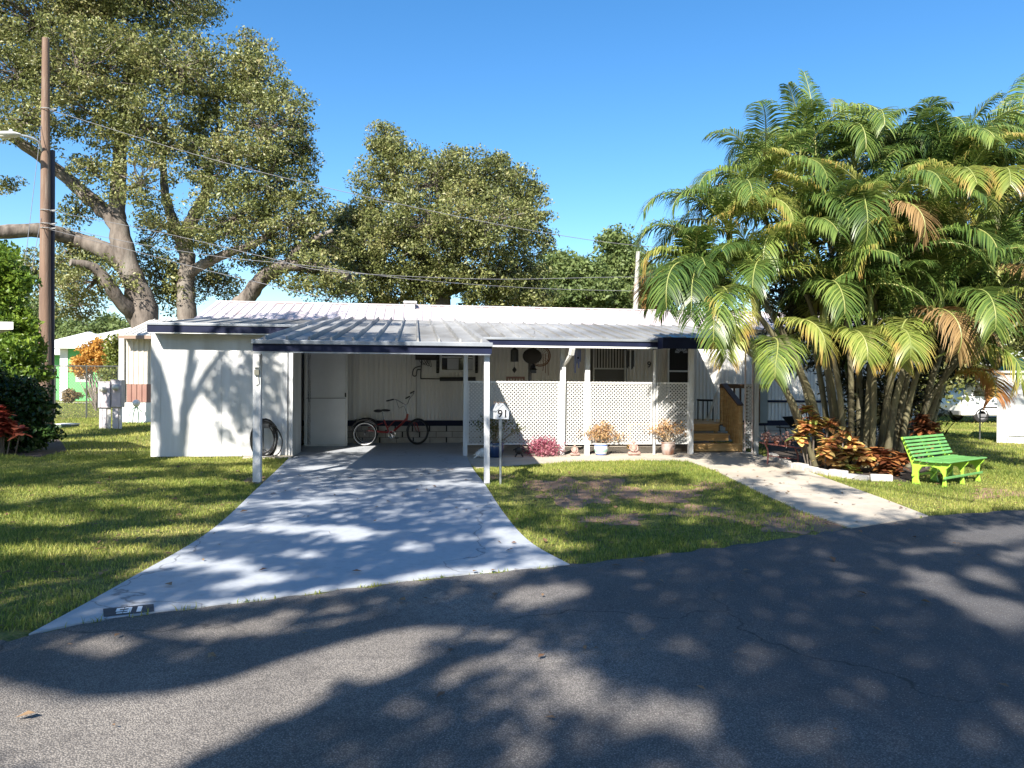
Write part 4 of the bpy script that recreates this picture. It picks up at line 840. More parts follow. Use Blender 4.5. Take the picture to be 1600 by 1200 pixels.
for dx, l in ((-0.08,0.38),(-0.055,0.40),(-0.03,0.36),(0.03,0.42),(0.055,0.40),(0.075,0.36)):
    mb = HB(); mb.tube([(u+dx,vv,zt_-0.06),(u+dx,vv,zt_-0.06-l)], 0.013, 7); mb.build("tube", BLACK, t)
# pink bench back seen above the lattice
u0_,z0_,u1_,z1_ = rect(791,588.5,820,600,2.2)
t = thing("porch_chair", "pinkish carved chair back showing just above the lattice", "chair", W((u0_+u1_)/2, 2.4, 0.02), YAW)
PK = mat("pinkish_wood", (0.33,0.19,0.17), (0.25,0.14,0.12), 6, 0.6)
mb = HB(); mb.box(u0_,2.2,z1_-0.05,u1_,2.24,z1_); mb.box(u0_,2.2,0.02,u0_+0.04,2.24,z1_-0.05); mb.box(u1_-0.04,2.2,0.02,u1_,2.24,z1_-0.05)
for i in range(5): x = u0_+0.07+i*(u1_-u0_-0.14)/4.5; mb.box(x,2.21,0.75,x+0.03,2.23,z1_-0.05)
mb.box(u0_+0.04,2.21,0.72,u1_-0.04,2.23,0.76); mb.build("backrest", PK, t, bevel=0.005)
mb = HB(); mb.box(u0_,2.25,0.44,u1_,2.7,0.48); mb.build("seat", PK, t, bevel=0.01)
for x in (u0_+0.02, u1_-0.06): mb = HB(); mb.box(x,2.62,0.02,x+0.04,2.66,0.44); mb.build("leg", PK, t)
# step ladder and little table on the deck
q = local(1122,655,1.9); t = thing("step_ladder", "white folding step ladder leaning on the porch deck", "step ladder", W(q.x, 1.9, ZD), YAW)
zt_ = hp(1126,612,1.9)[1]
for n_, y_ in (("front_frame", 1.7), ("rear_frame", 2.15)):
    mb = HB(); mb.bar((q.x-0.17,y_,ZD),(q.x-0.03,1.9,zt_), 0.03, 0.04); mb.bar((q.x+0.17,y_,ZD),(q.x+0.15,1.9,zt_), 0.03, 0.04); mb.build(n_, WHITE, t)
for k in range(3):
    tt = (k+1)/4; mb = HB(); mb.box(q.x-0.17+0.14*tt, 1.66+0.2*tt, ZD+(zt_-ZD)*tt, q.x+0.17-0.02*tt, 1.76+0.2*tt, ZD+(zt_-ZD)*tt+0.025); mb.build("step", WHITE, t)
q = local(1102,655,2.6); zt_ = hp(1102,625,2.6)[1]
t = thing("side_table", "small black topped side table on the deck by the door", "table", W(q.x, 2.6, ZD), YAW)
mb = HB(); mb.box(q.x-0.15,2.4,zt_-0.03,q.x+0.15,2.8,zt_+0.02); mb.build("table_top", BLACK, t, bevel=0.005)
for sx in (-1,1):
    for sy in (-1,1): mb = HB(); mb.box(q.x+sx*0.13-0.012,2.6+sy*0.17-0.012,ZD,q.x+sx*0.13+0.012,2.6+sy*0.17+0.012,zt_-0.03); mb.build("leg", BLACK, t)
# ------------------------------------------------------------------ folding chair and plant bench right of the porch
g = G(1243, 706); t = thing("folding_chair", "black folding patio chair on the slab beneath the palms", "chair", g, 0)
def lp(px, py, dy=0): return P(px, py, g.y+dy)
mb = MB(); a, b2, c2, d2 = lp(1222,651), lp(1241,650), lp(1252,666,-0.1), lp(1236,668,-0.1)
mb.add([a,b2,c2,d2]+[p+Vector((0,0.03,0.0)) for p in (a,b2,c2,d2)], [(0,1,2,3),(4,7,6,5),(0,4,5,1),(1,5,6,2),(2,6,7,3),(3,7,4,0)]); mb.build("backrest", BLACK, t)
mb = MB(); mb.bar(lp(1222,668,-0.1), lp(1262,667,0.1), 0.42, 0.025); mb.build("seat", BLACK, t)
for (x0,y0,x1,y1,d0,d1) in ((1226,668,1245,706,-0.2,-0.2),(1255,668,1228,700,-0.2,-0.2),(1234,668,1262,698,0.2,0.2),(1262,668,1243,696,0.2,0.2)):
    mb = MB(); p = lp(x1,y1,d1); p.z = max(p.z, 0.02) if y1 < 706 else 0.02; mb.tube([lp(x0,y0,d0), p], 0.011, 6); mb.build("leg", BLACK, t)
g = G(1222, 726); t = thing("metal_plant_bench", "low rusty-red metal bench with small plants on the bed edge", "plant stand", g, 0)
RR = mat("dull_red_metal", (0.28,0.10,0.09), (0.18,0.06,0.05), 8, 0.6)
mb = MB(); mb.bar(lp(1190,692,-0.1), lp(1250,700,-0.1), 0.28, 0.02); mb.build("shelf", RR, t)
for px_, py_, pt in ((1199,718,693),(1246,724,701)):
    for dy in (-0.13, 0.13):
        mb = MB(); p = lp(px_, py_, dy); p.z = 0.02; mb.tube(smooth_line([lp(px_-4,pt,dy), lp(px_+1,(py_+pt)/2,dy), p], 5), 0.014, 6); mb.build("leg", RR, t)
mb = MB(); p = lp(1200,712); p2 = lp(1246,718); mb.tube([p, p2], 0.009, 6); mb.build("stretcher", RR, t)
SUC = leafmat("succulent_mauve", [(0.16,0.08,0.07),(0.30,0.17,0.15),(0.36,0.28,0.22)], 0.6, 0.2)
for i, (px_, lab, cat_) in enumerate(((1197,"mauve leafy plant in a tiny clay pot, left end of the red metal bench",0),(1213,"pale mauve plant in a clay pot, middle of the red metal bench",0),(1229,"brownish plant in a clay pot, right part of the red metal bench",0))):
    b = lp(px_, 693+i*2.5, -0.1); b.z += 0.012
    q_ = thing("small_potted_plant", lab, "potted plant", b, 0, "small pots on the red metal bench")
    mb = MB(Matrix.Translation(b)); mb.lathe([(0.035,0),(0.05,0.07),(0.055,0.07),(0.045,0.065)], n=12); mb.build("pot", mat("terracotta", (0.30,0.12,0.07), rough=0.8), q_)
    leaves("foliage", np.array(b+Vector((0,0,0.12)))+rng.normal(size=(120,3))*np.array((0.05,0.05,0.045)), 0.045, SUC, q_, 0.5)
# ------------------------------------------------------------------ edging blocks
EB = mat("pale_block", (0.52,0.50,0.47), (0.36,0.33,0.30), 5, 0.85, 0.5, 30)
ed = smooth_line([G(1203,715), G(1232,730), G(1262,737), G(1300,745), G(1345,751), G(1390,753), G(1425,757)], 12)
L_ = [0]
for i in range(1, len(ed)): L_.append(L_[-1]+(ed[i]-ed[i-1]).length)
def at_len(s):
    for i in range(1, len(ed)):
        if L_[i] >= s: return ed[i-1].lerp(ed[i], (s-L_[i-1])/(L_[i]-L_[i-1]))
    return ed[-1]
s = 0.0; k = 0; places = ["first pale edging block, nearest the porch corner of the palm bed", "second edging block along the palm bed", "third edging block along the palm bed", "fourth edging block along the palm bed", "fifth edging block, in front of the leafy crotons", "sixth edging block, in front of the crotons", "seventh edging block, in front of the low crotons", "eighth edging block, near the middle of the palms", "ninth edging block, before the palm trunks", "tenth edging block, before the palm trunks", "eleventh edging block, left of the green bench", "last edging block, touching the green bench side"]
while s < L_[-1]-0.2 and k < 12:
    w = min(0.34, L_[-1]-s); a = at_len(s+0.01); b = at_len(s+w-0.01)
    h = 0.11+0.02*math.sin(k*2.3)
    mb = MB(); a0 = Vector((a.x, a.y, h/2)); b0 = Vector((b.x, b.y+0.02*math.sin(k), h/2+0.006*math.sin(k*3))); mb.bar(a0, b0, 0.13, h)
    o = mb.build("edging_block", EB, None, bevel=0.018); tag(o, places[k], "edging block", "pale blocks edging the palm bed"); s += w+0.01; k += 1
# ------------------------------------------------------------------ green bench
A = G(1483, 763); B = G(1537, 753); Ld = (B-A); Ld.z = 0; BL = Ld.length; bang = math.atan2(Ld.y, Ld.x)
BM = Matrix.Translation(A) @ Matrix.Rotation(bang, 4, 'Z')   # x along the bench, y towards the back
SC = 0.90
bench = thing("garden_bench", "green slatted garden bench with bright lime side frames beside the palm bed", "bench", BM @ Vector((BL/2, 0.3, 0)), bang)
LIME = mat("lime_paint", (0.33,0.56,0.05), (0.27,0.48,0.045), 4, 0.45, 0.1); GRN = mat("green_bench_paint", (0.13,0.34,0.09), (0.10,0.26,0.07), 4, 0.45, 0.1, c3=(0.2,0.42,0.2), s3=15, f3=0.3)
side = [(0.04,0.0),(0.12,0.0),(0.10,0.12),(0.10,0.2),(0.16,0.30),(0.30,0.34),(0.44,0.32),(0.50,0.22),(0.50,0.10),(0.47,0.0),(0.60,0.0),(0.60,0.30),(0.64,0.42),(0.80,0.80),(0.755,0.81),(0.58,0.46),(0.5,0.40),(0.3,0.385),(0.06,0.40),(-0.02,0.405),(0.0,0.36),(0.055,0.30),(0.065,0.15)]
for i, x in enumerate((0.0, BL/2, BL-0.04)):
    mb = MB(BM); mb.prism([(a*SC, b*SC*1.0) for a, b in side], x, x+0.04, lambda a, b, t: (t, a, b)); mb.build("side_frame", LIME, bench, bevel=0.006)
for i in range(5):
    y = (-0.03+i*0.118)*SC; z = (0.405-0.012*math.sin(i/4*PI))*SC+0.012
    mb = MB(BM); mb.box(-0.06, y, z, BL+0.06, y+0.095, z+0.022); mb.build("seat_slat", GRN, bench, bevel=0.006)
for i in range(6):
    t_ = 0.1+i*0.17; y = (0.575+(0.755-0.575)*t_)*SC-0.03; z = (0.46+(0.81-0.46)*t_)*SC
    mb = MB(BM); mb.bar((-0.06, y, z), (BL+0.06, y, z), 0.022, 0.040, (0,0.45,0.9)); mb.build("back_slat", GRN, bench, bevel=0.006)
mb = MB(BM); mb.box(-0.05, 0.03, 0.13, BL+0.05, 0.055, 0.165); mb.build("foot_rail", GRN, bench, bevel=0.005)
mb = MB(BM); mb.box(-0.05, 0.50, 0.13, BL+0.05, 0.525, 0.165); mb.build("rear_rail", LIME, bench, bevel=0.005)
# ------------------------------------------------------------------ utility pole
PY = 22.5
def pp(px, py, dy=0.0): return P(px, py, PY+dy)
g = pp(70, 640); g.z = 0.0
pole = thing("utility_pole", "tall brown wooden utility pole with a street lamp on its arm", "utility pole", g)
POLE = mat("pole_wood", (0.20,0.125,0.085), (0.13,0.08,0.055), 2, 0.85, 0.6, 20, c3=(0.30,0.25,0.20), s3=3, f3=0.5, stretch=(4,4,0.25))
tp = pp(71.5, 60); mb = MB(); mb.tube([g, (g+tp)/2, tp], [0.185, 0.145, 0.10], 18); mb.build("shaft", POLE, pole, smooth=True)
mb = MB(); x = pp(84, 400, 0.25).x; mb.tube([(x, PY+0.2, 0), (x-0.02, PY+0.2, pp(82,232).z)], 0.07, 8); mb.build("cable_riser", mat("dark_purple_conduit", (0.03,0.022,0.035), rough=0.5), pole, smooth=True)
mb = MB(); a = pp(57, 622, -0.22); b = pp(69, 622, -0.22); mb.box(a.x, PY-0.42, 0.0, b.x, PY-0.2, a.z); mb.build("conduit_box", mat("grey_box", (0.33,0.36,0.38), (0.25,0.28,0.3), 4, 0.5), pole, bevel=0.01)
mb = MB(); a = pp(66,232,-0.15); mb.tube(smooth_line([pp(65,236,-0.12), pp(60,222,-0.3), pp(45,214,-0.5), pp(28,211,-0.7)], 6), 0.035, 8); arm = mb.build("lamp_arm", mat("alu_arm", (0.55,0.55,0.53), rough=0.4, metal=0.5), pole, smooth=True)
mb = MB(); c = pp(12, 210, -0.9); mb.ball(c, 0.30, 14, (1.35,0.6,0.28)); mb.ball(c+Vector((0.1,0,0.1)), 0.06, 8); lh = mb.build("lamp_head", mat("lamp_grey", (0.5,0.5,0.48), rough=0.4), arm, smooth=True)
mb = MB(); mb.ball(c+Vector((-0.08,0,-0.05)), 0.18, 12, (1.2,0.7,0.4)); mb.build("lens", mat("lamp_lens", (0.5,0.48,0.42), rough=0.2), arm, smooth=True)
mb = MB()
for py_ in (171, 329, 350, 357): z = pp(70,py_).z; mb.torus((g.x+0.02,PY,z), 0.17, 0.012, (0,0,1), 16, 5); mb.tube([(g.x+0.15,PY,z),(g.x+0.34,PY-0.05,z)], 0.02, 6)
for py_ in (551, 570, 577, 582): mb.box(g.x-0.05, PY-0.235, pp(70,py_).z, g.x+0.08, PY-0.20, pp(70,py_).z+0.04)
mb.build("hardware", mat("steel_fittings", (0.42,0.42,0.42), rough=0.5, metal=0.5), pole)
CAB = mat("cable_grey", (0.13,0.13,0.14), rough=0.6)
def wire(label, pts, r=0.012):
    t = MB(); t.tube(smooth_line(pts, 10), r, 5); o = t.build("overhead_cable", CAB); tag(o, label, "cable")
    return o
wire("topmost overhead cable sloping right from the pole past both oak crowns", [pp(76,171), P(300,240,22), P(470,284,22), P(700,335,22.5), P(865,366,23), P(1010,385,23.5), P(1250,402,24.5)], 0.009)
wire("second overhead cable from the pole, just under the oak's forked limbs", [pp(76,329), P(250,363,21.5), P(420,403,21), P(520,424,21), P(760,436,22), P(1000,433,23), P(1200,440,24)], 0.008)
wire("third overhead cable from the pole, running just below the second one", [pp(76,350), P(200,378,21.5), P(350,402,21), P(470,414,21), P(640,436,21.5), P(830,450,23), P(1000,455,24)], 0.008)
wire("thin lowest service drop from the pole to the home roof", [pp(76,358), P(200,390,21.2), P(330,424,20.6), P(450,452,20.3), P(560,478,20.3)], 0.008)
t = thing("guy_wire", "slanting guy wire with a long white guard tube left of the pole", "guy wire", P(8, 600, 19))
mb = MB(); mb.tube([pp(66,184), P(27,512,20)], 0.008, 5); mb.build("strand", CAB, t); mb = MB(); mb.tube([P(27,512,20), P(10,592,19.5)], 0.035, 8); mb.build("guard_tube", WHITE, t)
t = thing("guy_wire", "second slanting guy wire left of the pole, without a guard tube in view", "guy wire", P(-30, 620, 19))
mb = MB(); mb.tube([pp(66,330), P(36,500,20.5), P(5,660,19.8)], 0.008, 5); mb.build("strand", CAB, t)
# far lamp post behind the home
t = thing("light_pole", "slim pale pole rising behind the home roof beside the palm fronds", "pole", (P(993,480,33).x, 33, 0))
mb = MB(); mb.tube([(P(993,480,33).x, 33, 0), P(993,482,33), P(997,393,33)], [0.15,0.12,0.09], 10); mb.build("shaft", mat("pale_grey_pole", (0.42,0.40,0.37), rough=0.7), t, smooth=True)
# ------------------------------------------------------------------ electric meters
def meter(label, pxl, pxr, pyt, pyb, pym):
    Y = G((pxl+pxr)/2, pyb).y
    a = P(pxl, pyt, Y); b = P(pxr, pyt, Y); w = b.x-a.x; zt = a.z; zm = P(pxl, pym, Y).z; cx = (a.x+b.x)/2
    t = thing("electric_meter", label, "electric meter", (cx, Y, 0), 0, "electric meter cabinets on the lawn")
    GM = mat("meter_grey", (0.40,0.38,0.40), (0.33,0.31,0.33), 3, 0.5, c3=(0.5,0.34,0.34), s3=2, f3=0.35)
    mb = MB(); mb.box(a.x, Y-0.11, zm, b.x, Y+0.11, zt); mb.build("cabinet", GM, t, bevel=0.012)
    mb = MB(); mb.box(a.x-0.012, Y-0.125, zt, b.x+0.012, Y+0.12, zt+0.02); mb.build("lid", GM, t, bevel=0.004)
    mb = MB(); mb.box(a.x+0.02, Y-0.06, 0, a.x+w*0.62, Y+0.04, zm); mb.build("pedestal", GM, t)
    for x in (a.x+w*0.75, b.x-0.04): mb = MB(); mb.tube([(x, Y-0.02, 0), (x, Y-0.02, zm)], 0.025, 8); mb.build("conduit", mat("pale_conduit", (0.55,0.53,0.5), rough=0.5), t)
    mb = MB(); z = zt-0.22
    T_ = Matrix.Translation((cx-0.01, Y-0.11, z)) @ Matrix.Rotation(R(90), 4, 'X')
    mb.T = T_; mb.lathe([(0.10,0),(0.10,0.03),(0.085,0.05),(0.08,0.11),(0.05,0.14),(0.001,0.145)], n=20); mb.build("dial_glass", mat("dial_cream", (0.5,0.49,0.42), rough=0.15, spec=0.8), t, smooth=True)
    mb = MB(); mb.box(a.x+0.02, Y-0.117, zm+0.02, b.x-0.02, Y-0.110, z-0.17); mb.build("cover_plate", mat("cover_grey", (0.42,0.36,0.38), rough=0.5), t, bevel=0.003)
meter("left and slightly shorter grey electric meter cabinet on the lawn", 156, 175, 597, 670, 637)
meter("right and slightly taller grey electric meter cabinet on the lawn", 176.5, 192.5, 594.5, 670, 636)
Y_ = G(105, 668).y; a = P(92,664,Y_); b = P(118,664,Y_)
t = thing("utility_box_lid", "low white-topped box in the grass beside the utility pole", "ground box", ((a.x+b.x)/2, Y_, 0))
mb = MB(); mb.box(a.x, Y_-0.25, 0.0, b.x, Y_+0.2, 0.09); mb.build("box", mat("dull_green_box", (0.08,0.12,0.07), rough=0.7), t, bevel=0.01); mb = MB(); mb.box(a.x-0.02, Y_-0.27, 0.092, b.x+0.02, Y_+0.22, 0.13); mb.build("lid", WHITE, t, bevel=0.01)
# ------------------------------------------------------------------ neighbouring cream and brown home at left
NY = 26.5
nh = thing("neighbour_home", "cream and brown ribbed mobile home partly hidden behind the shed at left", "mobile home", (P(230,600,NY).x, NY+2, 0))
xa = P(189,600,NY).x; xb = P(330,600,NY).x
def nz(py): return P(200,py,NY).z
mb = MB(); corrugated(mb, xa+0.1, xb, nz(600), nz(520), NY, 0.18, 0.03); mb.box(xa, NY+0.004, 0, xb, NY+4, nz(520)); mb.build("wall", mat("cream_siding_far", (0.50,0.46,0.40), (0.44,0.40,0.34), 2, 0.5), nh)
mb = MB(); corrugated(mb, xa+0.22, xb, nz(628), nz(600), NY-0.02, 0.18, 0.03); mb.build("lower_wall", mat("brown_siding", (0.24,0.13,0.10), (0.2,0.10,0.08), 2, 0.5), nh)
mb = MB(); mb.box(xa-0.02, NY-0.12, 0, xa+0.16, NY-0.03, nz(522)); mb.build("corner_board", WHITE, nh)
mb = MB(); mb.box(xa+0.17, NY-0.08, 0, xb, NY-0.04, nz(629)); mb.build("skirting", WHITE, nh)
mb = MB(); yf = NY-0.5; z0_ = P(190,523,yf).z; z1_ = P(195,499,yf+2).z
vs = []
n = 14
for i in range(n+1):
    x = P(186,520,yf).x+(xb-P(186,520,yf).x)*i/n; vs.append(x)
for i in range(n): mb.add([(vs[i],yf,z0_),(vs[i+1]-0.03,yf,z0_),(vs[i+1]-0.03,yf+2.2,z1_),(vs[i],yf+2.2,z1_)], [(0,1,2,3)]); mb.bar((vs[i+1]-0.015,yf,z0_+0.02),(vs[i+1]-0.015,yf+2.2,z1_+0.02), 0.03, 0.05)
mb.box(vs[0],yf+0.01,z0_-0.12,xb,yf+2.2,z0_-0.01); nr = mb.build("roof", mat("cream_metal_roof", (0.66,0.64,0.60), rough=0.5), nh)
mb = MB(); mb.box(vs[0]-0.02, yf-0.03, z0_-0.14, xb, yf+0.005, z0_-0.02); mb.build("fascia", mat("brown_fascia", (0.22,0.15,0.11), rough=0.6), nr)
# little stand with a pale globe and a green hose
q = P(213,650,NY-0.6); t = thing("hose_stand", "small green wire stand with a pale globe against the neighbouring home", "hose stand", (q.x, NY-0.6, 0))
zt_ = P(213,630,NY-0.6).z; mb = MB(); mb.ball((q.x, NY-0.6, zt_), 0.13, 12); mb.build("globe", WHITE, t, smooth=True)
mb = MB()
for dx in (-0.2, -0.07, 0.1, 0.24): mb.tube(smooth_line([(q.x,NY-0.6,zt_-0.1),(q.x+dx,NY-0.65,zt_-0.35),(q.x+dx*1.1,NY-0.7,0.02)], 4), 0.018, 5)
mb.build("legs_frame", mat("mint_green", (0.20,0.42,0.26), rough=0.5), t)
# ------------------------------------------------------------------ green house far left
GY = 52.0
gh = thing("green_house", "bright green bungalow with a white roof seen beyond the fence at left", "house", (P(120,600,GY).x, GY+4, 0))
def gq(px, py, dy=0): return P(px, py, GY+dy)
GH = mat("green_stucco", (0.13,0.42,0.14), (0.11,0.37,0.12), 1, 0.8); WR = mat("white_tile_roof", (0.72,0.72,0.72), (0.64,0.64,0.65), 1, 0.7)
x0 = gq(104,0).x; x1 = gq(230,0).x; zt_ = gq(0,542).z
mb = MB(); mb.box(x0, GY, 0, x1, GY+9, zt_); mb.box(gq(20,0).x, GY+1.8, 0, x0, GY+9, zt_-0.4); mb.build("wall", GH, gh)
mb = MB(); mb.box(x0-0.3, GY-0.06, 0, x0+0.25, GY+0.2, zt_); mb.build("corner_trim", WHITE, gh)
xr = gq(158,0).x
def hip(mb, xa, xb, ya, yb, z, h, th=0.2):
    xm = min((xb-xa)/2, (yb-ya)/2); mb.add([(xa,ya,z),(xb,ya,z),(xb,yb,z),(xa,yb,z),(xa+xm,(ya+yb)/2,z+h),(xb-xm,(ya+yb)/2,z+h),(xa,ya,z-th),(xb,ya,z-th),(xb,yb,z-th),(xa,yb,z-th)],
      [(0,1,5,4),(1,2,5),(2,3,4,5),(3,0,4),(6,7,1,0),(7,8,2,1),(8,9,3,2),(9,6,0,3),(6,9,8,7)])
mb = MB(); hip(mb, x0-0.9, x1+3, GY-0.9, GY+10, zt_+0.1, 2.0); hip(mb, gq(0,0).x, x0+2, GY+0.9, GY+10, zt_-0.3, 1.8); mb.build("roof", WR, gh)
a = gq(119,577); b = gq(142,597); 
mb = MB(); mb.box(a.x, GY-0.04, b.z, b.x, GY-0.005, a.z); wn = mb.build("window", WHITE, gh); mb = MB(); mb.box(a.x+0.18, GY-0.05, b.z+0.18, b.x-0.18, GY-0.043, a.z-0.18); mb.build("pane", GLASS, wn)
# chain link fence
FY = 29.0; t = thing("chain_link_fence", "thin chain link fence with a dark top rail beyond the utility pole", "fence", (P(130,600,FY).x, FY, 0))
xa = P(40,0,FY).x; xb = P(188,0,FY).x; zt_ = P(130,572,FY).z
STL = mat("dark_steel", (0.06,0.065,0.06), rough=0.5)
mb = MB(); mb.tube([(xa,FY,zt_),(xb,FY,zt_)], 0.025, 6); mb.build("top_rail", STL, t)
for i in range(4): x = xa+(xb-xa)*i/3; mb = MB(); mb.tube([(x,FY,0),(x,FY,zt_)], 0.03, 6); mb.build("post", STL, t)
mb = MB(); k = xa-zt_
while k < xb:
    for sg_ in (1,-1):
        a0 = max(xa, k); a1 = min(xb, k+zt_)
        if a1 > a0+0.05:
            za, zb = (a0-k, a1-k) if sg_ == 1 else (zt_-(a0-k), zt_-(a1-k)); mb.bar((a0,FY,za),(a1,FY,zb), 0.006, 0.006, (0,1,0))
    k += 0.12
mb.build("wire_mesh", STL, t)
# ------------------------------------------------------------------ right-hand neighbours
SY = G(1590, 692).y
xa = 0.0; zt_ = P(1560,583,SY).z; SHM = Matrix.Translation((P(1558,600,SY).x, SY, 0)) @ Matrix.Rotation(R(-35), 4, 'Z')
sh = thing("white_shed", "plain white panelled shed cut by the right edge of the photo", "shed", SHM @ Vector((1.5,1.2,0)), R(-35)); SY0 = SY; SY = 0.0
mb = MB(SHM); mb.box(xa, SY, 0, xa+3.2, SY+2.6, zt_); mb.build("wall", WHITE, sh, bevel=0.01)
mb = MB(SHM); mb.box(xa-0.08, SY-0.08, zt_, xa+3.3, SY+2.7, zt_+0.06); mb.build("roof", WHITE, sh, bevel=0.01)
mb = MB(SHM); z = P(1570,678,SY0).z; mb.tube([(xa+0.25,SY-0.06,0.05),(xa+0.25,SY-0.06,z-0.05),(xa+0.32,SY-0.06,z),(xa+3,SY-0.06,z)], 0.012, 6); mb.build("pipe", mat("grey_pipe", (0.4,0.4,0.4), rough=0.5), sh)
SY = SY0; HY = SY+0.8; t = thing("hand_rail", "thin black tubular hand rail beside the white shed", "hand rail", (P(1545,600,HY).x, HY, 0))
a = P(1531,690,HY); b = P(1562,637,HY); zl = P(1540,652,HY).z
mb = MB(); mb.tube([(a.x,HY,0),(a.x,HY,b.z-0.12),(a.x+0.03,HY,b.z-0.04),(a.x+0.10,HY,b.z),(b.x,HY,b.z)], 0.02, 7); mb.tube([(a.x,HY,zl),(b.x,HY,zl)], 0.016, 6); mb.tube([(b.x-0.05,HY,0),(b.x-0.05,HY,b.z)], 0.02, 6); mb.build("rail", STL, t)
RY = 36.0
fh = thing("white_house", "long white house with a grey roof far behind the palms at right", "house", (P(1540,600,RY).x, RY+4, 0))
def rq(px, py, dy=0): return P(px, py, RY+dy)
mb = MB(); mb.box(rq(1380,0).x, RY+2, 0, rq(1700,0).x, RY+9, rq(0,556).z); mb.box(rq(1528,0).x, RY-1, 0, rq(1565,0).x, RY+2, rq(0,585).z); mb.build("wall", WHITE, fh)
mb = MB(); hip(mb, rq(1370,0).x, rq(1710,0).x, RY+1.2, RY+10, rq(0,556).z+0.1, 1.6); mb.build("roof", mat("pale_grey_roof", (0.5,0.5,0.5), rough=0.7), fh)
for (pa, pb) in ((1500,1518),(1575,1592)):
    mb = MB(); mb.box(rq(pa,0).x, RY+1.94, rq(0,615).z, rq(pb,0).x, RY+1.99, rq(0,585).z); wn = mb.build("window", mat("grey_frame", (0.4,0.4,0.4)), fh); mb = MB(); mb.box(rq(pa,0).x+0.08, RY+1.925, rq(0,615).z+0.08, rq(pb,0).x-0.08, RY+1.938, rq(0,585).z-0.08); mb.build("pane", GLASS, wn)
t = thing("shade_awning", "teal green fabric awning at the right edge above the white shed", "awning", rq(1590,566,-4))
a = rq(1583,575,-4); b = rq(1650,560,-4)
mb = MB(); mb.add([(a.x,RY-4,a.z),(b.x,RY-4,a.z),(b.x,RY-1,b.z+0.3),(a.x,RY-1,b.z+0.3)]+[(a.x,RY-4,a.z-0.35),(b.x,RY-4,a.z-0.35),(b.x,RY-1,b.z+0.25),(a.x,RY-1,b.z+0.25)], [(0,1,2,3),(4,7,6,5),(0,4,5,1),(1,5,6,2),(2,6,7,3),(3,7,4,0)]); mb.build("canopy", mat("teal_canvas", (0.03,0.32,0.22), rough=0.8), t)
mb = MB(); mb.tube([(a.x+0.1,RY-3.9,0),(a.x+0.1,RY-3.9,a.z-0.1)], 0.04, 6); mb.tube([(b.x-0.1,RY-3.9,0),(b.x-0.1,RY-3.9,a.z-0.1)], 0.04, 6); mb.build("poles", WHITE, t)
# parked white car
CYp = 31.0
def cq(px, py, dy=0): return P(px, py, CYp+dy)
cx0 = cq(1487,0).x; base = Vector((cx0+2.1, CYp, 0))
car = thing("parked_car", "white rounded van parked on the far lawn before the white house", "van", base, 0)
prof = [(0,0.30),(0.02,0.75),(0.10,1.25),(0.35,1.70),(0.9,1.90),(2.6,1.90),(3.1,1.70),(3.55,1.15),(4.25,0.98),(4.4,0.65),(4.4,0.32)]
M_ = Matrix.Translation((cx0, CYp, 0))
mb = MB(M_); mb.prism(prof, -0.9, 0.9, lambda a, b, t: (a, t, b)); mb.build("body", mat("white_car_paint", (0.72,0.72,0.72), rough=0.2, coat=0.6), car, bevel=0.08)
for pl in ([(0.45,1.1),(0.62,1.62),(1.35,1.68),(1.35,1.1)], [(1.45,1.1),(1.45,1.68),(2.3,1.68),(2.3,1.1)], [(2.4,1.1),(2.4,1.66),(2.85,1.58),(3.2,1.12)]):
    mb = MB(M_); mb.prism(pl, -0.912, -0.903, lambda a, b, t: (a, t, b)); mb.build("window", GLASS, car)
for x in (0.85, 3.5):
    for y in (-0.82, 0.82):
        mb = MB(M_); mb.torus((x,y,0.33), 0.24, 0.09, (0,1,0), 22, 8); w_ = mb.build("wheel", RUBBER, car); mb = MB(M_); mb.tube([(x,y-0.08,0.33),(x,y+0.08,0.33)], 0.18, 16); mb.build("rim", mat("dull_rim", (0.16,0.16,0.17), rough=0.6), w_)
mb = MB(M_); mb.box(4.36,-0.8,0.66,4.42,-0.5,0.8); mb.build("headlight", CHROME, car); mb = MB(M_); mb.box(4.36,0.5,0.66,4.42,0.8,0.8); mb.build("headlight", CHROME, car)
mb = MB(M_); mb.box(-0.06,-0.85,0.32,0.05,0.85,0.5); mb.build("bumper", mat("grey_bumper", (0.15,0.15,0.15)), car, bevel=0.02)
# awning corner of the neighbour at the left edge
t = thing("neighbour_awning", "white awning corner poking in at the left edge before the hedge", "awning", P(0,508,13.5))
a = P(-160,502,13.2); b = P(21,503,13.2); mb = MB(); mb.add([(a.x,13.2,b.z-0.16),(b.x,13.2,b.z-0.14),(b.x-1.6,15.0,b.z-0.14),(a.x-1.6,15.0,b.z-0.16),(a.x,13.2,b.z),(b.x,13.2,b.z),(b.x-1.6,15.0,b.z+0.04),(a.x-1.6,15.0,b.z+0.04)], [(0,3,2,1),(4,5,6,7),(0,1,5,4),(1,2,6,5),(2,3,7,6),(3,0,4,7)]); mb.build("canopy", WHITE, t, bevel=0.01)
mb = MB(); mb.box(a.x+0.3,13.3,0,a.x+0.38,13.38,b.z-0.16); mb.build("post", WHITE, t)
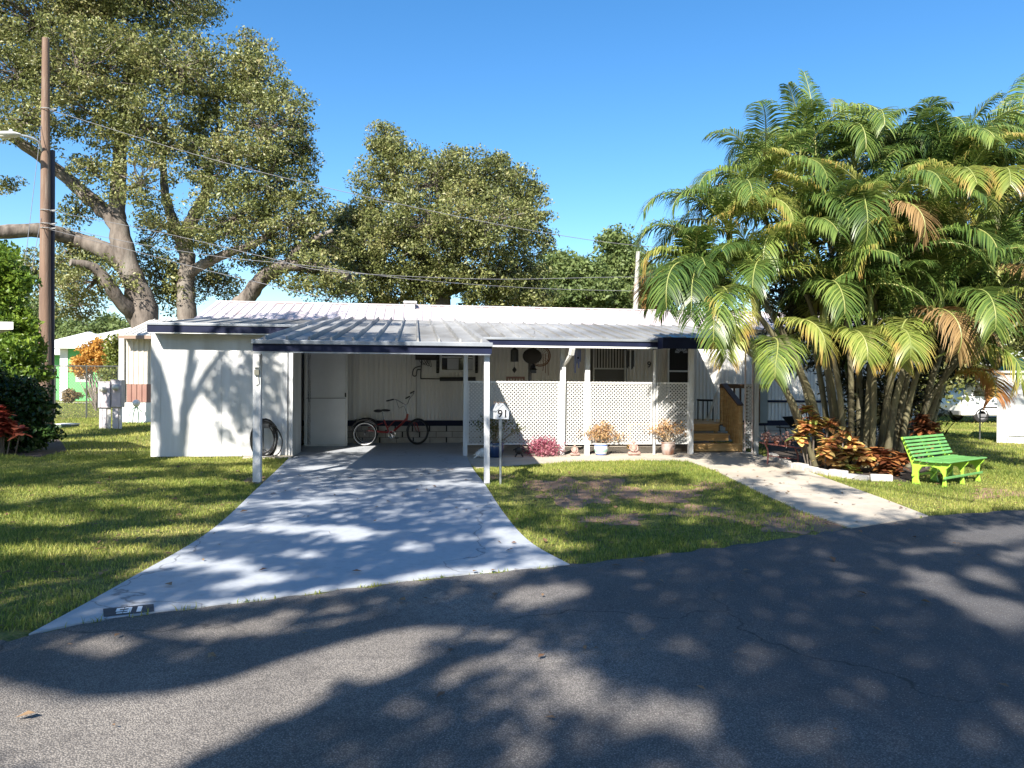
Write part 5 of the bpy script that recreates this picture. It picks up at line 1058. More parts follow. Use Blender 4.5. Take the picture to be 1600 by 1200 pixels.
# ------------------------------------------------------------------ trees
OAKL = leafmat("oak_leaves", [(0.02,0.028,0.01),(0.075,0.09,0.026),(0.15,0.17,0.05),(0.26,0.26,0.10),(0.22,0.19,0.09)], 0.42, 0.22, cluster=0.75, spread=0.6, contrast=1.5)
FARL = leafmat("far_leaves", [(0.05,0.08,0.025),(0.12,0.165,0.05),(0.22,0.26,0.09)], 0.55, 0.3, cluster=0.4)
def crown(name, parent, blobs, nleaf, size, m, sub=0.55, dens=1.0, twig=None, up=0.4, hole=0.0, asp=0.5):
    """blobs: (centre, (rx, ry, rz)); leaf clumps fill each blob, denser to the outside"""
    C = []; T = []
    vol = np.array([b[1][0]*b[1][1]*b[1][2] for b in blobs])**(2/3); vol /= vol.sum()
    for (c, r), f in zip(blobs, vol):
        n = max(40, int(nleaf*f)); k = max(7, int(n/70)); c = np.array(c)
        d = unit(rng.normal(size=(k, 3))); rad = (0.25+0.92*rng.random(k)**0.6)[:, None]
        sc = c+d*rad*np.array(r)
        s = sub*(0.32+0.75*rng.random(k)**1.5)
        w = s**2; cnt = np.maximum(8, (n*w/w.sum()).astype(int))
        for q, a, nn in zip(sc, s, cnt):
            e = unit(rng.normal(size=(nn, 3)))*a*(rng.random(nn)**0.45)[:, None]; e[:, 2] *= 0.65
            C.append(q+e)
        T += [(c, q) for q in sc[rng.random(k) < 0.5]]
    C = np.concatenate(C); C = C[C[:, 2] > 0.05]
    o = leaves(name, C, size, m, parent, asp, up)
    if twig:
        mb = MB()
        for a, b in T:
            a = Vector(a); b = Vector(b); mid = (a+b)/2+Vector(rng.normal(size=3)*0.15); mb.tube([a, mid, b], [twig*1.5, twig, twig*0.4], 4, cap=False)
        mb.build("twigs", BARK, parent)
    return o
def limb(mb, pts, r0, r1, n=10):
    ps = smooth_line(pts, 7); L = len(ps); rs = [r0+(r1-r0)*(i/(L-1))**0.8 for i in range(L)]
    ps = [p+Vector((rng.normal()*0.07*r, rng.normal()*0.07*r, 0)) for p, r in zip(ps, rs)]
    mb.tube(ps, [r*(1+0.06*math.sin(i*1.9)) for i, r in enumerate(rs)], n)
def bl(px, py, Y, rpx, rpy=None, ry=None):
    s = Y/FPX; rpy = rpy or rpx; return (P(px, py, Y), (rpx*s, ry or (rpx*s*0.8), rpy*s))
# great live oak behind the shed
OY = 29.0
def oq(px, py, dy=0): return P(px, py, OY+dy)
base = oq(232, 500); base.z = 0
oak = thing("oak_tree", "huge spreading live oak with forked pale limbs behind the shed and pole", "tree", base)
mb = MB(); limb(mb, [base, oq(228,495), oq(205,430), oq(178,335)], 0.60, 0.36, 14); limb(mb, [oq(181,345), oq(186,270), oq(190,200), oq(200,120), oq(205,60)], 0.36, 0.10); limb(mb, [oq(180,345), oq(140,310), oq(95,270), oq(40,228,-1), oq(-40,180,-2)], 0.34, 0.16)
limb(mb, [oq(200,420,0.4), oq(165,392), oq(120,375), oq(60,360,-1), oq(-40,367,-2)], 0.40, 0.24)
mb.build("trunk", BARK, oak, smooth=True)
base2 = oq(292,500,1.5); base2.z = 0
mb = MB(); limb(mb, [base2, oq(292,490,1.5), oq(290,450,1.5), oq(292,400,1.5), oq(283,360,1.3)], 0.42, 0.28, 12); limb(mb, [oq(286,375,1.4), oq(305,335,1.2), oq(322,300,1), oq(330,250,1), oq(345,190,1)], 0.34, 0.10); limb(mb, [oq(288,390,1.4), oq(262,320,1.5), oq(255,260,1.5), oq(258,180,1)], 0.28, 0.08)
limb(mb, [oq(292,430,1.5), oq(315,415,1), oq(350,398,0), oq(400,380,-1), oq(440,350,-1)], 0.26, 0.10)
mb.build("second_trunk", BARK, oak, smooth=True)
mb = MB(); base3 = oq(352,520,0); base3.z = 0
limb(mb, [base3, oq(365,500), oq(385,468), oq(410,435,-0.5), oq(450,415,-1), oq(500,420,-1), oq(545,435,-1.5)], 0.45, 0.16, 12); limb(mb, [oq(445,418,-1), oq(470,385,-1), oq(520,360,-1)], 0.22, 0.07)
mb.build("leaning_limb", BARK, oak, smooth=True)
mb = MB(); limb(mb, [oq(215,500), oq(180,460,-1), oq(150,420,-1.5), oq(110,410,-2)], 0.34, 0.12); mb.build("low_limb", BARK, oak, smooth=True)
ob = [bl(60,40,OY,95,70),bl(170,20,OY+1,90,60),(bl(120,110,OY-1,110,70)),bl(230,90,OY,80,65),bl(290,110,OY-1,70,65),bl(30,120,OY-1,70,60),bl(40,190,OY-2,60,40),bl(340,150,OY,60,70),bl(400,140,OY,45,55),bl(390,70,OY+1,28,30),bl(420,205,OY-1,60,65),bl(455,190,OY,35,60),
 bl(230,200,OY-1,70,50),bl(150,180,OY-1,60,45),bl(300,230,OY,60,50),bl(355,250,OY-1,70,45),bl(420,290,OY-1,60,50),bl(460,250,OY,30,45),bl(220,290,OY-2,42,55),bl(150,275,OY-1,35,40),bl(120,330,OY,25,25),bl(370,340,OY-1,75,55),bl(450,350,OY-1,55,50),bl(490,350,OY,35,45),
 bl(250,355,OY+1,35,35),bl(245,420,OY+2,35,45),bl(330,370,OY,45,30),bl(120,400,OY+1,50,30),bl(150,440,OY-1,55,35),bl(120,470,OY+2,40,30),bl(270,450,OY+2,45,40),bl(330,440,OY+3,40,35),bl(60,425,OY+3,50,35),bl(480,420,OY-1,60,30),bl(420,400,OY+1,45,28),bl(530,450,OY-1,50,22),bl(500,390,OY,45,35),bl(300,20,OY+4,30,20),bl(230,-30,OY,120,60),bl(80,-60,OY,140,70),bl(-60,60,OY,80,100),bl(10,290,OY+3,20,12),bl(480,225,OY,14,40),bl(395,100,OY,30,25)]
crown("crown", oak, ob, 240000, 0.112, OAKL, 0.62, twig=0.02)
# second oak behind the roof centre
DY = 33.0
def dq(px, py, dy=0): return P(px, py, DY+dy)
base = dq(690,500); base.z = 0
oak2 = thing("oak_tree", "rounded olive oak crown rising behind the middle of the home roof", "tree", base)
mb = MB(); limb(mb, [base, dq(690,480), dq(670,420), dq(640,350), dq(615,270), dq(605,215)], 0.6, 0.08, 12); limb(mb, [dq(680,440), dq(720,390), dq(760,320), dq(780,260)], 0.3, 0.06); limb(mb, [dq(680,450), dq(610,430), dq(550,410), dq(520,380)], 0.3, 0.08); limb(mb, [dq(690,460), dq(750,440), dq(810,420)], 0.25, 0.06); mb.build("trunk", BARK, oak2, smooth=True)
db = [bl(600,215,DY,24,28),bl(625,245,DY,38,32),bl(600,290,DY,45,40),bl(680,290,DY-1,60,45),bl(740,285,DY,55,45),bl(790,300,DY,45,45),bl(825,340,DY,35,40),bl(760,350,DY-2,70,50),bl(680,360,DY-2,80,55),bl(610,370,DY-1,65,50),bl(560,340,DY,40,30),bl(540,370,DY,45,35),bl(590,430,DY-1,65,35),bl(660,430,DY-1,60,35),bl(740,430,DY-1,65,40),bl(810,420,DY,50,45),bl(830,460,DY,40,25),bl(545,410,DY,45,35),bl(850,375,DY,14,14),bl(700,255,DY,22,18),bl(775,255,DY,18,16),bl(840,300,DY,12,16),bl(620,470,DY,60,15),bl(770,465,DY,60,18)]
crown("crown", oak2, db, 145000, 0.118, OAKL, 0.62, twig=0.018)
# farther trees right of it
def simple_tree(label, px, pyb, Y, blobs, n, m, size=0.2, r=0.3, sub=0.8, grp=None):
    b = P(px, pyb, Y); b.z = 0; t = thing("leafy_tree", label, "tree", b, 0, grp); mb = MB(); top = P(blobs[0][0], blobs[0][1], Y)
    limb(mb, [b, (b+top)/2+Vector((0.3,0,0)), top], r, 0.06)
    for q in blobs[1:]: limb(mb, [(b+top)/2, P(q[0], q[1], q[2])], r*0.4, 0.05, 6)
    mb.build("trunk", BARK, t, smooth=True); crown("crown", t, [bl(*q) for q in blobs], n, size, m, sub, twig=0.03); return t
simple_tree("pale green tree behind the roof, right beside the rounded oak", 890, 490, 46, [(885,430,46,38,30),(850,445,46,30,30),(915,440,46,35,28),(895,465,46,60,22),(872,410,46,14,16),(905,412,46,12,14)], 26000, FARL, 0.24, 0.3, 1.0)
simple_tree("taller grey-green tree behind the roof, next to the slim pale pole", 965, 490, 48, [(965,405,48,32,38),(950,440,48,30,30),(985,430,48,34,40),(1010,450,48,40,35),(960,380,48,18,18),(975,468,48,60,20)], 30000, FARL, 0.24, 0.3, 1.0)
simple_tree("dark green tree behind the palms at right", 1430, 640, 30, [(1430,480,30,110,70),(1330,520,30,90,60),(1530,470,30,100,70),(1250,560,30,70,50),(1400,400,30,90,60),(1500,560,30,60,40),(1380,590,29,90,45)], 60000, OAKL, 0.2, 0.4, 1.0)
simple_tree("dark tree behind the right edge of the palms", 1600, 640, 28, [(1610,400,28,90,80),(1600,480,28,70,60),(1680,450,28,100,90)], 30000, OAKL, 0.2, 0.4, 1.0)
simple_tree("distant low tree behind the far left houses", 20, 560, 60, [(20,500,60,70,35),(90,520,60,50,18),(170,520,60,60,20)], 20000, FARL, 0.3, 0.3, 1.3)
for i, (px, w) in enumerate(((250,90),(420,80),(600,90),(780,90),(930,80),(1090,90),(1250,90),(1420,80),(1560,70))):
    pass
# orange leaved bush and its neighbour at the fence
OR = leafmat("orange_leaf", [(0.32,0.16,0.03),(0.52,0.30,0.07),(0.62,0.42,0.12)], 0.5, 0.35)
YG = leafmat("yellow_green_leaf", [(0.07,0.10,0.02),(0.17,0.20,0.04),(0.32,0.30,0.08)], 0.5, 0.3)
b = P(150,628,34); b.z = 0; t = thing("orange_bush", "orange-leaved bush with bare grey twigs before the green house", "bush", b)
crown("foliage", t, [bl(140,560,34,20,16),bl(155,545,34,14,18),bl(130,570,34,14,12),bl(165,565,34,14,16)], 5000, 0.14, OR, 0.5)
mb = MB()
for i in range(34): a = rng.uniform(-1,1); mb.tube(smooth_line([b+Vector((0,0,0.1)), P(150+a*12,600,34)+Vector((0,rng.normal()*0.3,0)), P(148+a*30,575-8*rng.random(),34)+Vector((0,rng.normal()*0.5,0))], 4), [0.03]*4+[0.02]*4+[0.008], 5)
mb.build("stems", mat("grey_twig", (0.32,0.27,0.24), rough=0.9), t)
b = P(180,640,31); b.z = 0; t = thing("leafy_bush", "yellow-green bush touching the neighbouring home's corner", "bush", b); crown("foliage", t, [bl(180,550,31,12,26),bl(176,590,31,13,26),bl(186,570,31,10,30)], 5000, 0.13, YG, 0.5)
mb = MB(); limb(mb, [b, P(180,590,31), P(180,545,31)], 0.08, 0.02, 6); mb.build("stems", BARK, t)
for lab, px, py, Y, m, r in (("small brown-tinged shrub on the green house lawn, left of the meters", 111, 620, 46, leafmat("brown_shrub_leaf", [(0.16,0.12,0.05),(0.30,0.20,0.10)], 0.5, 0.2), 10), ("small round green shrub on the green house lawn, hidden partly by the meters", 148, 618, 46, YG, 9)):
    b = P(px,py+10,Y); b.z = 0; t = thing("small_shrub", lab, "shrub", b); crown("foliage", t, [bl(px,py-2,Y,r,r*0.8)], 1500, 0.14, m, 0.4); mb = MB(); mb.tube([b, P(px,py,Y)], 0.05, 6); mb.build("stems", BARK, t)
# left edge shrubs
LG = leafmat("bright_shrub_leaf", [(0.03,0.06,0.012),(0.10,0.17,0.02),(0.25,0.33,0.05)], 0.35, 0.35, cluster=0.9)
DG = leafmat("dark_glossy_leaf", [(0.010,0.025,0.008),(0.025,0.055,0.014),(0.06,0.11,0.025)], 0.25, 0.2, cluster=1.0)
b = P(10,690,18.5); b.z = 0; t = thing("tall_shrub", "tall bright yellow-green shrub at the left edge beside the pole", "shrub", b)
crown("foliage", t, [bl(15,450,18.5,28,45),bl(-20,480,18.5,45,60),bl(30,510,18.5,28,45),bl(20,560,18,40,40),bl(-20,420,18.5,40,40),bl(5,600,18,50,40),bl(48,545,19,18,40)], 26000, 0.11, LG, 0.35)
mb = MB(); limb(mb, [b, P(12,580,18.5), P(15,450,18.5)], 0.09, 0.02, 7); limb(mb, [b, P(-5,580,18.5), P(-15,440,18.5)], 0.08, 0.02, 7); mb.build("stems", BARK, t)
b = P(30,712,15.8); b.z = 0; t = thing("dark_shrub", "dark glossy-leaved shrub at the left edge in front of the pole foot", "shrub", b)
crown("foliage", t, [bl(30,640,15.8,35,40),bl(0,620,15.8,45,45),bl(55,655,15.8,24,32),bl(20,680,15.5,45,28),bl(-20,660,15.5,45,45),bl(60,685,15.6,20,16)], 17000, 0.10, DG, 0.3)
mb = MB()
for i in range(7): mb.tube([b+Vector((rng.normal()*0.1,0,0)), b+Vector((rng.normal()*0.4, rng.normal()*0.2, 0.9))], 0.02, 5)
mb.build("stems", BARK, t)
# ------------------------------------------------------------------ crotons
def blades(name, C, D, L, w, m, parent, seg=3):
    """big broad leaves springing from centres C along D, arching over"""
    N = len(C); up = np.array((0,0,1.0)); D = unit(D); s = unit(np.cross(D, up)+1e-6); V = []; UV = []
    for i in range(seg+1):
        f = i/seg; p = C+D*(L*f)[:, None]-up*(L*0.35*f*f)[:, None]; ww = w*(0.15+1.0*math.sin(PI*min(1, f*0.9+0.06)))*0.5
        V += [p-s*ww[:, None], p+s*ww[:, None]]; UV += [(0,f),(1,f)]
    V = np.stack(V, 1); UV = np.tile(np.array(UV)[None], (N,1,1))
    return np_mesh(name, V, 2*(seg+1), m, parent, [(2*i,2*i+1,2*i+3,2*i+2) for i in range(seg)], uv=UV)
CRO = leafmat("croton_leaf", [(0.08,0.05,0.02),(0.36,0.13,0.06),(0.60,0.34,0.12),(0.72,0.56,0.20),(0.32,0.42,0.09)], 0.4, 0.3, cluster=3.0, spread=1.0, contrast=1.2)
CROD = leafmat("croton_dark_leaf", [(0.03,0.025,0.012),(0.15,0.05,0.025),(0.40,0.17,0.06),(0.14,0.16,0.04)], 0.3, 0.25, cluster=1.6)
CRR = leafmat("croton_red_leaf", [(0.10,0.02,0.015),(0.26,0.05,0.03),(0.42,0.16,0.09)], 0.3, 0.3, cluster=1.6)
def croton(label, spots, Y, m, L=0.215, w=0.11, per=36):
    b = P(spots[0][0], 700, Y); b.z = 0.0; t = thing("croton", label, "croton plant", b); C = []; D = []; mb = MB()
    for (px, py, n) in spots:
        for k in range(n):
            c = P(px+rng.normal()*10, py+rng.normal()*9, Y+rng.normal()*0.15); c.z = max(c.z, 0.12)
            r0 = Vector((b.x+(c.x-b.x)*0.5, b.y, 0)); mb.tube([r0, (r0+c)/2+Vector((0,0,-0.02)), c], 0.012, 5)
            for q in range(per):
                a = rng.uniform(0, 2*PI); e = rng.uniform(-0.2, 1.1); C.append(tuple(c-Vector((0,0,0.12*rng.random())))); D.append((math.cos(a), math.sin(a), e))
    mb.build("stems", BARK, t); N = len(C); blades("foliage", np.array(C), np.array(D), L*(0.6+0.6*rng.random(N)), w*(0.7+0.5*rng.random(N)), m, t)
    return t
croton("tall orange and yellow croton at the foot of the leftmost palm stem", [(1278,655,3),(1268,668,2),(1290,660,2),(1262,685,2)], 13.6, CRO)
croton("big bushy orange croton with broad yellow leaves, largest in the bed", [(1300,690,4),(1322,700,4),(1300,712,4),(1330,715,3),(1290,700,3),(1345,708,2)], 12.9, CRO)
croton("low dark red and orange croton in the middle of the palm bed", [(1368,712,3),(1380,722,3),(1360,725,2)], 12.9, CROD)
croton("small croton of red and yellow leaves left of the green bench", [(1400,718,3),(1395,728,2)], 12.7, CROD)
croton("dark red croton just behind the green bench back", [(1435,668,3),(1450,672,3),(1440,690,2)], 13.6, CROD)
croton("red croton at the left edge under the dark shrub", [(4,650,4),(-8,640,4),(12,665,3),(2,675,3)], 14.8, CRR)
# ------------------------------------------------------------------ areca palm clump
PG = leafmat("palm_green", [(0.02,0.045,0.014),(0.06,0.11,0.025),(0.14,0.20,0.045),(0.28,0.32,0.08)], 0.35, 0.28, tip=((0.28,0.26,0.08),1.5), cluster=0.7)
PYL = leafmat("palm_yellow_green", [(0.07,0.11,0.02),(0.19,0.24,0.05),(0.40,0.40,0.12)], 0.35, 0.3, tip=((0.40,0.24,0.07),1.2), cluster=0.7)
PO = leafmat("palm_orange", [(0.20,0.22,0.04),(0.36,0.26,0.06),(0.46,0.22,0.05)], 0.45, 0.3, tip=((0.36,0.17,0.07),0.8), cluster=0.9)
PB = leafmat("palm_dry", [(0.10,0.06,0.025),(0.24,0.15,0.06),(0.38,0.27,0.12)], 0.7, 0.15, cluster=0.9)
STEM = mat("palm_stem", (0.15,0.135,0.075), (0.08,0.07,0.04), 3, 0.6, 0.3, 15, c3=(0.09,0.08,0.05), s3=6, f3=0.6)
RACH = mat("palm_rachis", (0.18,0.22,0.06), (0.27,0.27,0.08), 2, 0.5)
pb = P(1345, 720, 14.3); pb.z = 0
palm = thing("palm_clump", "large clump of areca palms with many ringed stems and arching fronds", "palm", pb)
def frond_geo(c, az, el, L, droop, nl=58, ll=0.60, twist=0.0):
    """returns leaflet vertex pieces and the rachis points of one arching frond"""
    pts = []; p = np.array(c, float); n = 22; e = el; a = az
    T = []
    for i in range(n+1):
        pts.append(p.copy()); d = np.array((math.cos(a)*math.cos(e), math.sin(a)*math.cos(e), math.sin(e))); T.append(d); p = p+d*L/n; f = i/n; e -= droop/n*(0.35+1.6*f); a += twist/n
    pts = np.array(pts); T = np.array(T)
    f = np.linspace(0.16, 1.0, nl); x = f*n; i0 = np.minimum(x.astype(int), n-1); t = (x-i0)[:, None]
    base = pts[i0]*(1-t)+pts[i0+1]*t; tan = unit(T[i0]*(1-t)+T[np.minimum(i0+1, n)]*t)
    side = unit(np.cross(tan, np.array((0,0,1.0)))+1e-6); nor = np.cross(side, tan)
    V = []; U = []
    for s in (1, -1):
        l = ll*(0.35+0.65*np.sin(PI*np.clip(f*0.95+0.02, 0, 1)**0.75))*(0.9+0.2*rng.random(nl)); l = l[:, None]
        fwd = (0.35+0.75*f+rng.normal(size=nl)*0.06)[:, None]
        d = unit(side*s*1.0+tan*fwd+nor*(0.45-0.3*f+rng.normal(size=nl)*0.10)[:, None])
        g = np.array((0,0,-1.0)); w = (0.0165*(1-0.35*f))[:, None]; wd = unit(np.cross(d, side*s*0.2+nor+1e-6))
        a0 = base; a1 = base+d*l*0.4+g*l*0.05; a2 = base+d*l*0.75+g*l*(0.20+0.1*rng.random((nl,1))); a3 = base+d*l*0.93+g*l*(0.42+0.2*rng.random((nl,1)))
        V.append(np.stack([a0-wd*w*0.4, a0+wd*w*0.4, a1-wd*w, a1+wd*w, a2-wd*w*0.8, a2+wd*w*0.8, a3], 1))
        u = np.zeros((nl,7,2)); u[:, :, 0] = f[:, None]; u[:, :, 1] = np.array((0,0,.4,.4,.75,.75,1.0))[None]*0.8+0.35*f[:, None]; U.append(u)
    return np.concatenate(V), np.concatenate(U), pts
FF = [(0,1,3,2),(2,3,5,4),(4,5,6)]
crowns = [(1085,425,13.4),(1140,360,13.8),(1190,300,14.3),(1250,255,14.9),(1110,470,13.2),(1290,315,15.4),(1335,265,14.6),(1385,262,15.6),(1440,262,14.6),(1500,262,15.2),(1565,245,15.8),(1250,400,13.6),(1315,395,13.2),(1375,350,13.3),(1440,385,13.2),(1505,330,13.4),(1570,320,13.8),(1180,455,13.1),(1360,470,12.9),(1470,460,13.0),(1560,430,13.3),(1290,480,13.2),(1640,300,14.6),(1420,520,13.0),(1530,500,13.6),(1235,345,14.2),(1480,290,14.2)]
bases = [(1268,13.9),(1285,14.0),(1300,14.6),(1322,14.9),(1275,13.6),(1335,14.9),(1345,14.3),(1360,14.8),(1378,14.4),(1395,14.8),(1410,15.0),(1312,14.0),(1330,13.8),(1352,13.7),(1372,13.8),(1392,13.9),(1425,14.4),(1290,13.8),(1362,13.6),(1402,13.6),(1432,14.0),(1318,13.6),(1440,14.8),(1384,13.5),(1420,13.8),(1308,14.4),(1400,14.3)]
allf = []
for i, ((px, py, Y), (bx, by)) in enumerate(zip(crowns, bases)):
    c = P(px, py, Y); b = P(bx, 700, by); b.z = 0
    top = c-Vector((0,0,0.35)); mid = b.lerp(top, 0.45)+Vector(((b.x-top.x)*0.14, 0, 0.25))
    ps = smooth_line([b, mid, top], 14); mb = MB(); L = len(ps); rr = 0.043+0.014*rng.random()
    mb.tube(ps, [rr*(1.25-0.45*k/L)*(1.10 if k % 3 == 0 else 1.0) for k in range(L)], 9)
    mb.build("stem", STEM, palm, smooth=True)
    mb = MB(); mb.tube([top-Vector((0,0,0.1)), top+Vector((0,0,0.2)), c+Vector((0,0,0.15))], [0.05,0.062,0.03], 9); mb.build("crownshaft", RACH, palm, smooth=True)
    nf = 10
    for k in range(nf):
        az = 2*PI*(k+0.4*rng.random())/nf+i*1.3; el = R(82)-R(60)*rng.random()
        if k == 0: el = R(86)
        L = rng.uniform(1.7, 2.4)*(0.72 if px < 1130 else 1.0)*(0.78 if el > R(66) else 1.0); dr = rng.uniform(1.5, 2.6) if el < R(65) else rng.uniform(0.7, 1.7)
        low = rng.random()
        if low > 0.955: low = 0.3
        m = PG if low < 0.67 else (PYL if low < 0.905 else (PO if low < 0.91 else PB))
        if m in (PO, PB): el = R(rng.uniform(0, 40)); dr = rng.uniform(1.8, 2.8)
        allf.append((c, az, el, L, dr, m, Y))
# skirt of low fronds hanging in front, lit by the sun
for (px, py, Y, az, el, L, dr, m) in ((1125,470,12.9,-1.9,0.35,2.1,2.0,PYL),(1160,470,12.7,-2.2,0.3,2.2,1.9,PG),(1145,430,12.9,-2.6,0.3,2.2,2.1,PG),(1540,470,12.9,-1.2,0.3,2.0,2.0,PYL),(1590,480,13.2,-1.4,0.3,1.9,2.0,PG),(1495,480,12.6,-1.7,0.5,1.8,2.2,PG),(1105,440,13.0,-2.4,0.5,2.1,2.3,PG),(1130,500,12.9,-1.6,0.3,1.9,2.0,PYL),(1085,380,13.3,3.0,0.9,1.3,2.4,PG),(1180,540,12.9,-1.2,0.3,1.7,1.8,PG),(1300,540,12.7,-1.5,0.6,1.5,2.2,PYL),(1370,545,12.6,-1.3,0.8,1.4,2.6,PYL),(1460,560,12.8,-0.8,0.5,1.8,2.1,PYL),(1520,540,12.9,-0.6,0.5,1.9,2.2,PG),(1440,500,12.8,-1.7,0.4,1.7,2.4,PB),(1235,520,12.9,-1.8,0.5,1.5,2.2,PYL),(1580,560,13.4,-0.9,0.2,1.6,1.8,PG),(1475,600,13.2,-0.5,0.7,1.3,2.4,PO),(1070,440,13.4,2.9,0.6,1.0,2.4,PO),(1275,120+150,14.6,1.5,1.5,2.2,0.3,PG),(1590,180,15.6,0.4,1.2,2.2,1.0,PG)):
    allf.append((P(px,py,Y), az, el, L, dr, m, Y))
random.seed(2); order = sorted(range(len(allf)), key=lambda i: allf[i][6])
stuffV = {}; nfp = 0
for r_, i in enumerate(order):
    c, az, el, L, dr, m, Y = allf[i]
    V, U, pts = frond_geo(c, az, el, L, dr, twist=rng.normal()*0.5)
    mb = MB(); k = len(pts)
    if r_ < 98:
        o = np_mesh("frond", V, 7, m, palm, FF, uv=U)
        mb.tube([Vector(p) for p in pts], [0.016*(1-0.8*j/k)+0.003 for j in range(k)], 5); mb.build("rachis", RACH, o)
    else: stuffV.setdefault(0, []).append((V, U, pts, m))
rest = stuffV.get(0, [])
if rest:
    # the fronds behind, as one mass with their own materials
    Vs = np.concatenate([r[0] for r in rest]); Us = np.concatenate([r[1] for r in rest])
    o = np_mesh("inner_fronds", Vs, 7, PG, palm, FF, uv=Us); tag(o, kind="stuff", label="green and yellowing fronds massed at the back of the clump")
    for m in (PYL, PO, PB): o.data.materials.append(m)
    idx = np.concatenate([np.full(len(r[0])*3, [PG, PYL, PO, PB].index(r[3])) for r in rest]); o.data.polygons.foreach_set("material_index", idx.astype(np.int32))
    mb = MB()
    for r in rest: k = len(r[2]); mb.tube([Vector(p) for p in r[2]], [0.016*(1-0.8*j/k)+0.003 for j in range(k)], 4)
    rc = mb.build("inner_rachis", RACH, o)
# dead foliage in the clump's heart, coloured near black for the shade there
crown("undergrowth", palm, [bl(1340,560,14.8,70,80,0.8),bl(1420,540,14.8,80,80,0.8),bl(1270,520,14.6,40,50,0.6),bl(1500,500,14.9,60,80,0.8),bl(1400,630,14.8,60,50,0.7),bl(1340,650,14.8,45,40,0.6),bl(1450,440,14.8,90,60,0.8),bl(1330,440,14.6,70,60,0.8),bl(1230,470,14.6,55,55,0.6),bl(1240,400,15.0,60,60,0.6),bl(1400,370,15.6,110,60,0.8),bl(1540,420,15.4,80,80,0.8)], 24000, 0.16, leafmat("shaded_core_leaf", [(0.012,0.014,0.006),(0.03,0.035,0.012),(0.05,0.04,0.02)], 0.6, 0.1), 0.6, asp=0.25)
# ------------------------------------------------------------------ light
SEL = R(37.7); SAZ = R(18.5)
SD = Vector((math.sin(SAZ)*math.cos(SEL), math.cos(SAZ)*math.cos(SEL), -math.sin(SEL)))
sd = bpy.data.lights.new("sun", 'SUN'); sd.energy = 5.0; sd.angle = R(0.53); sd.color = (1.0, 0.94, 0.84)
so = bpy.data.objects.new("sun", sd); col.objects.link(so); so.rotation_euler = SD.to_track_quat('-Z', 'Y').to_euler(); so.location = (-10,-20,30)
w = bpy.data.worlds.new("World"); scene.world = w; w.use_nodes = True; N = w.node_tree.nodes; L = w.node_tree.links
sk = N.new("ShaderNodeTexSky"); sk.sky_type = 'NISHITA'; sk.sun_disc = False; sk.sun_elevation = SEL; sk.sun_rotation = PI+SAZ; sk.air_density = 1.0; sk.dust_density = 0.4; sk.ozone_density = 2.5
hs = N.new("ShaderNodeHueSaturation"); hs.inputs["Saturation"].default_value = 1.3; hs.inputs["Value"].default_value = 1.0
L.new(sk.outputs[0], hs.inputs["Color"]); L.new(hs.outputs[0], N["Background"].inputs["Color"]); N["Background"].inputs["Strength"].default_value = 0.086
vs_ = scene.view_settings; vs_.view_transform = 'Standard'; vs_.look = 'None'; vs_.exposure = 1.45; vs_.gamma = 1.0
scene.cycles.max_bounces = 6; scene.cycles.transparent_max_bounces = 4; scene.cycles.use_denoising = True
try: scene.cycles.denoiser = 'OPENIMAGEDENOISE'
except Exception: pass
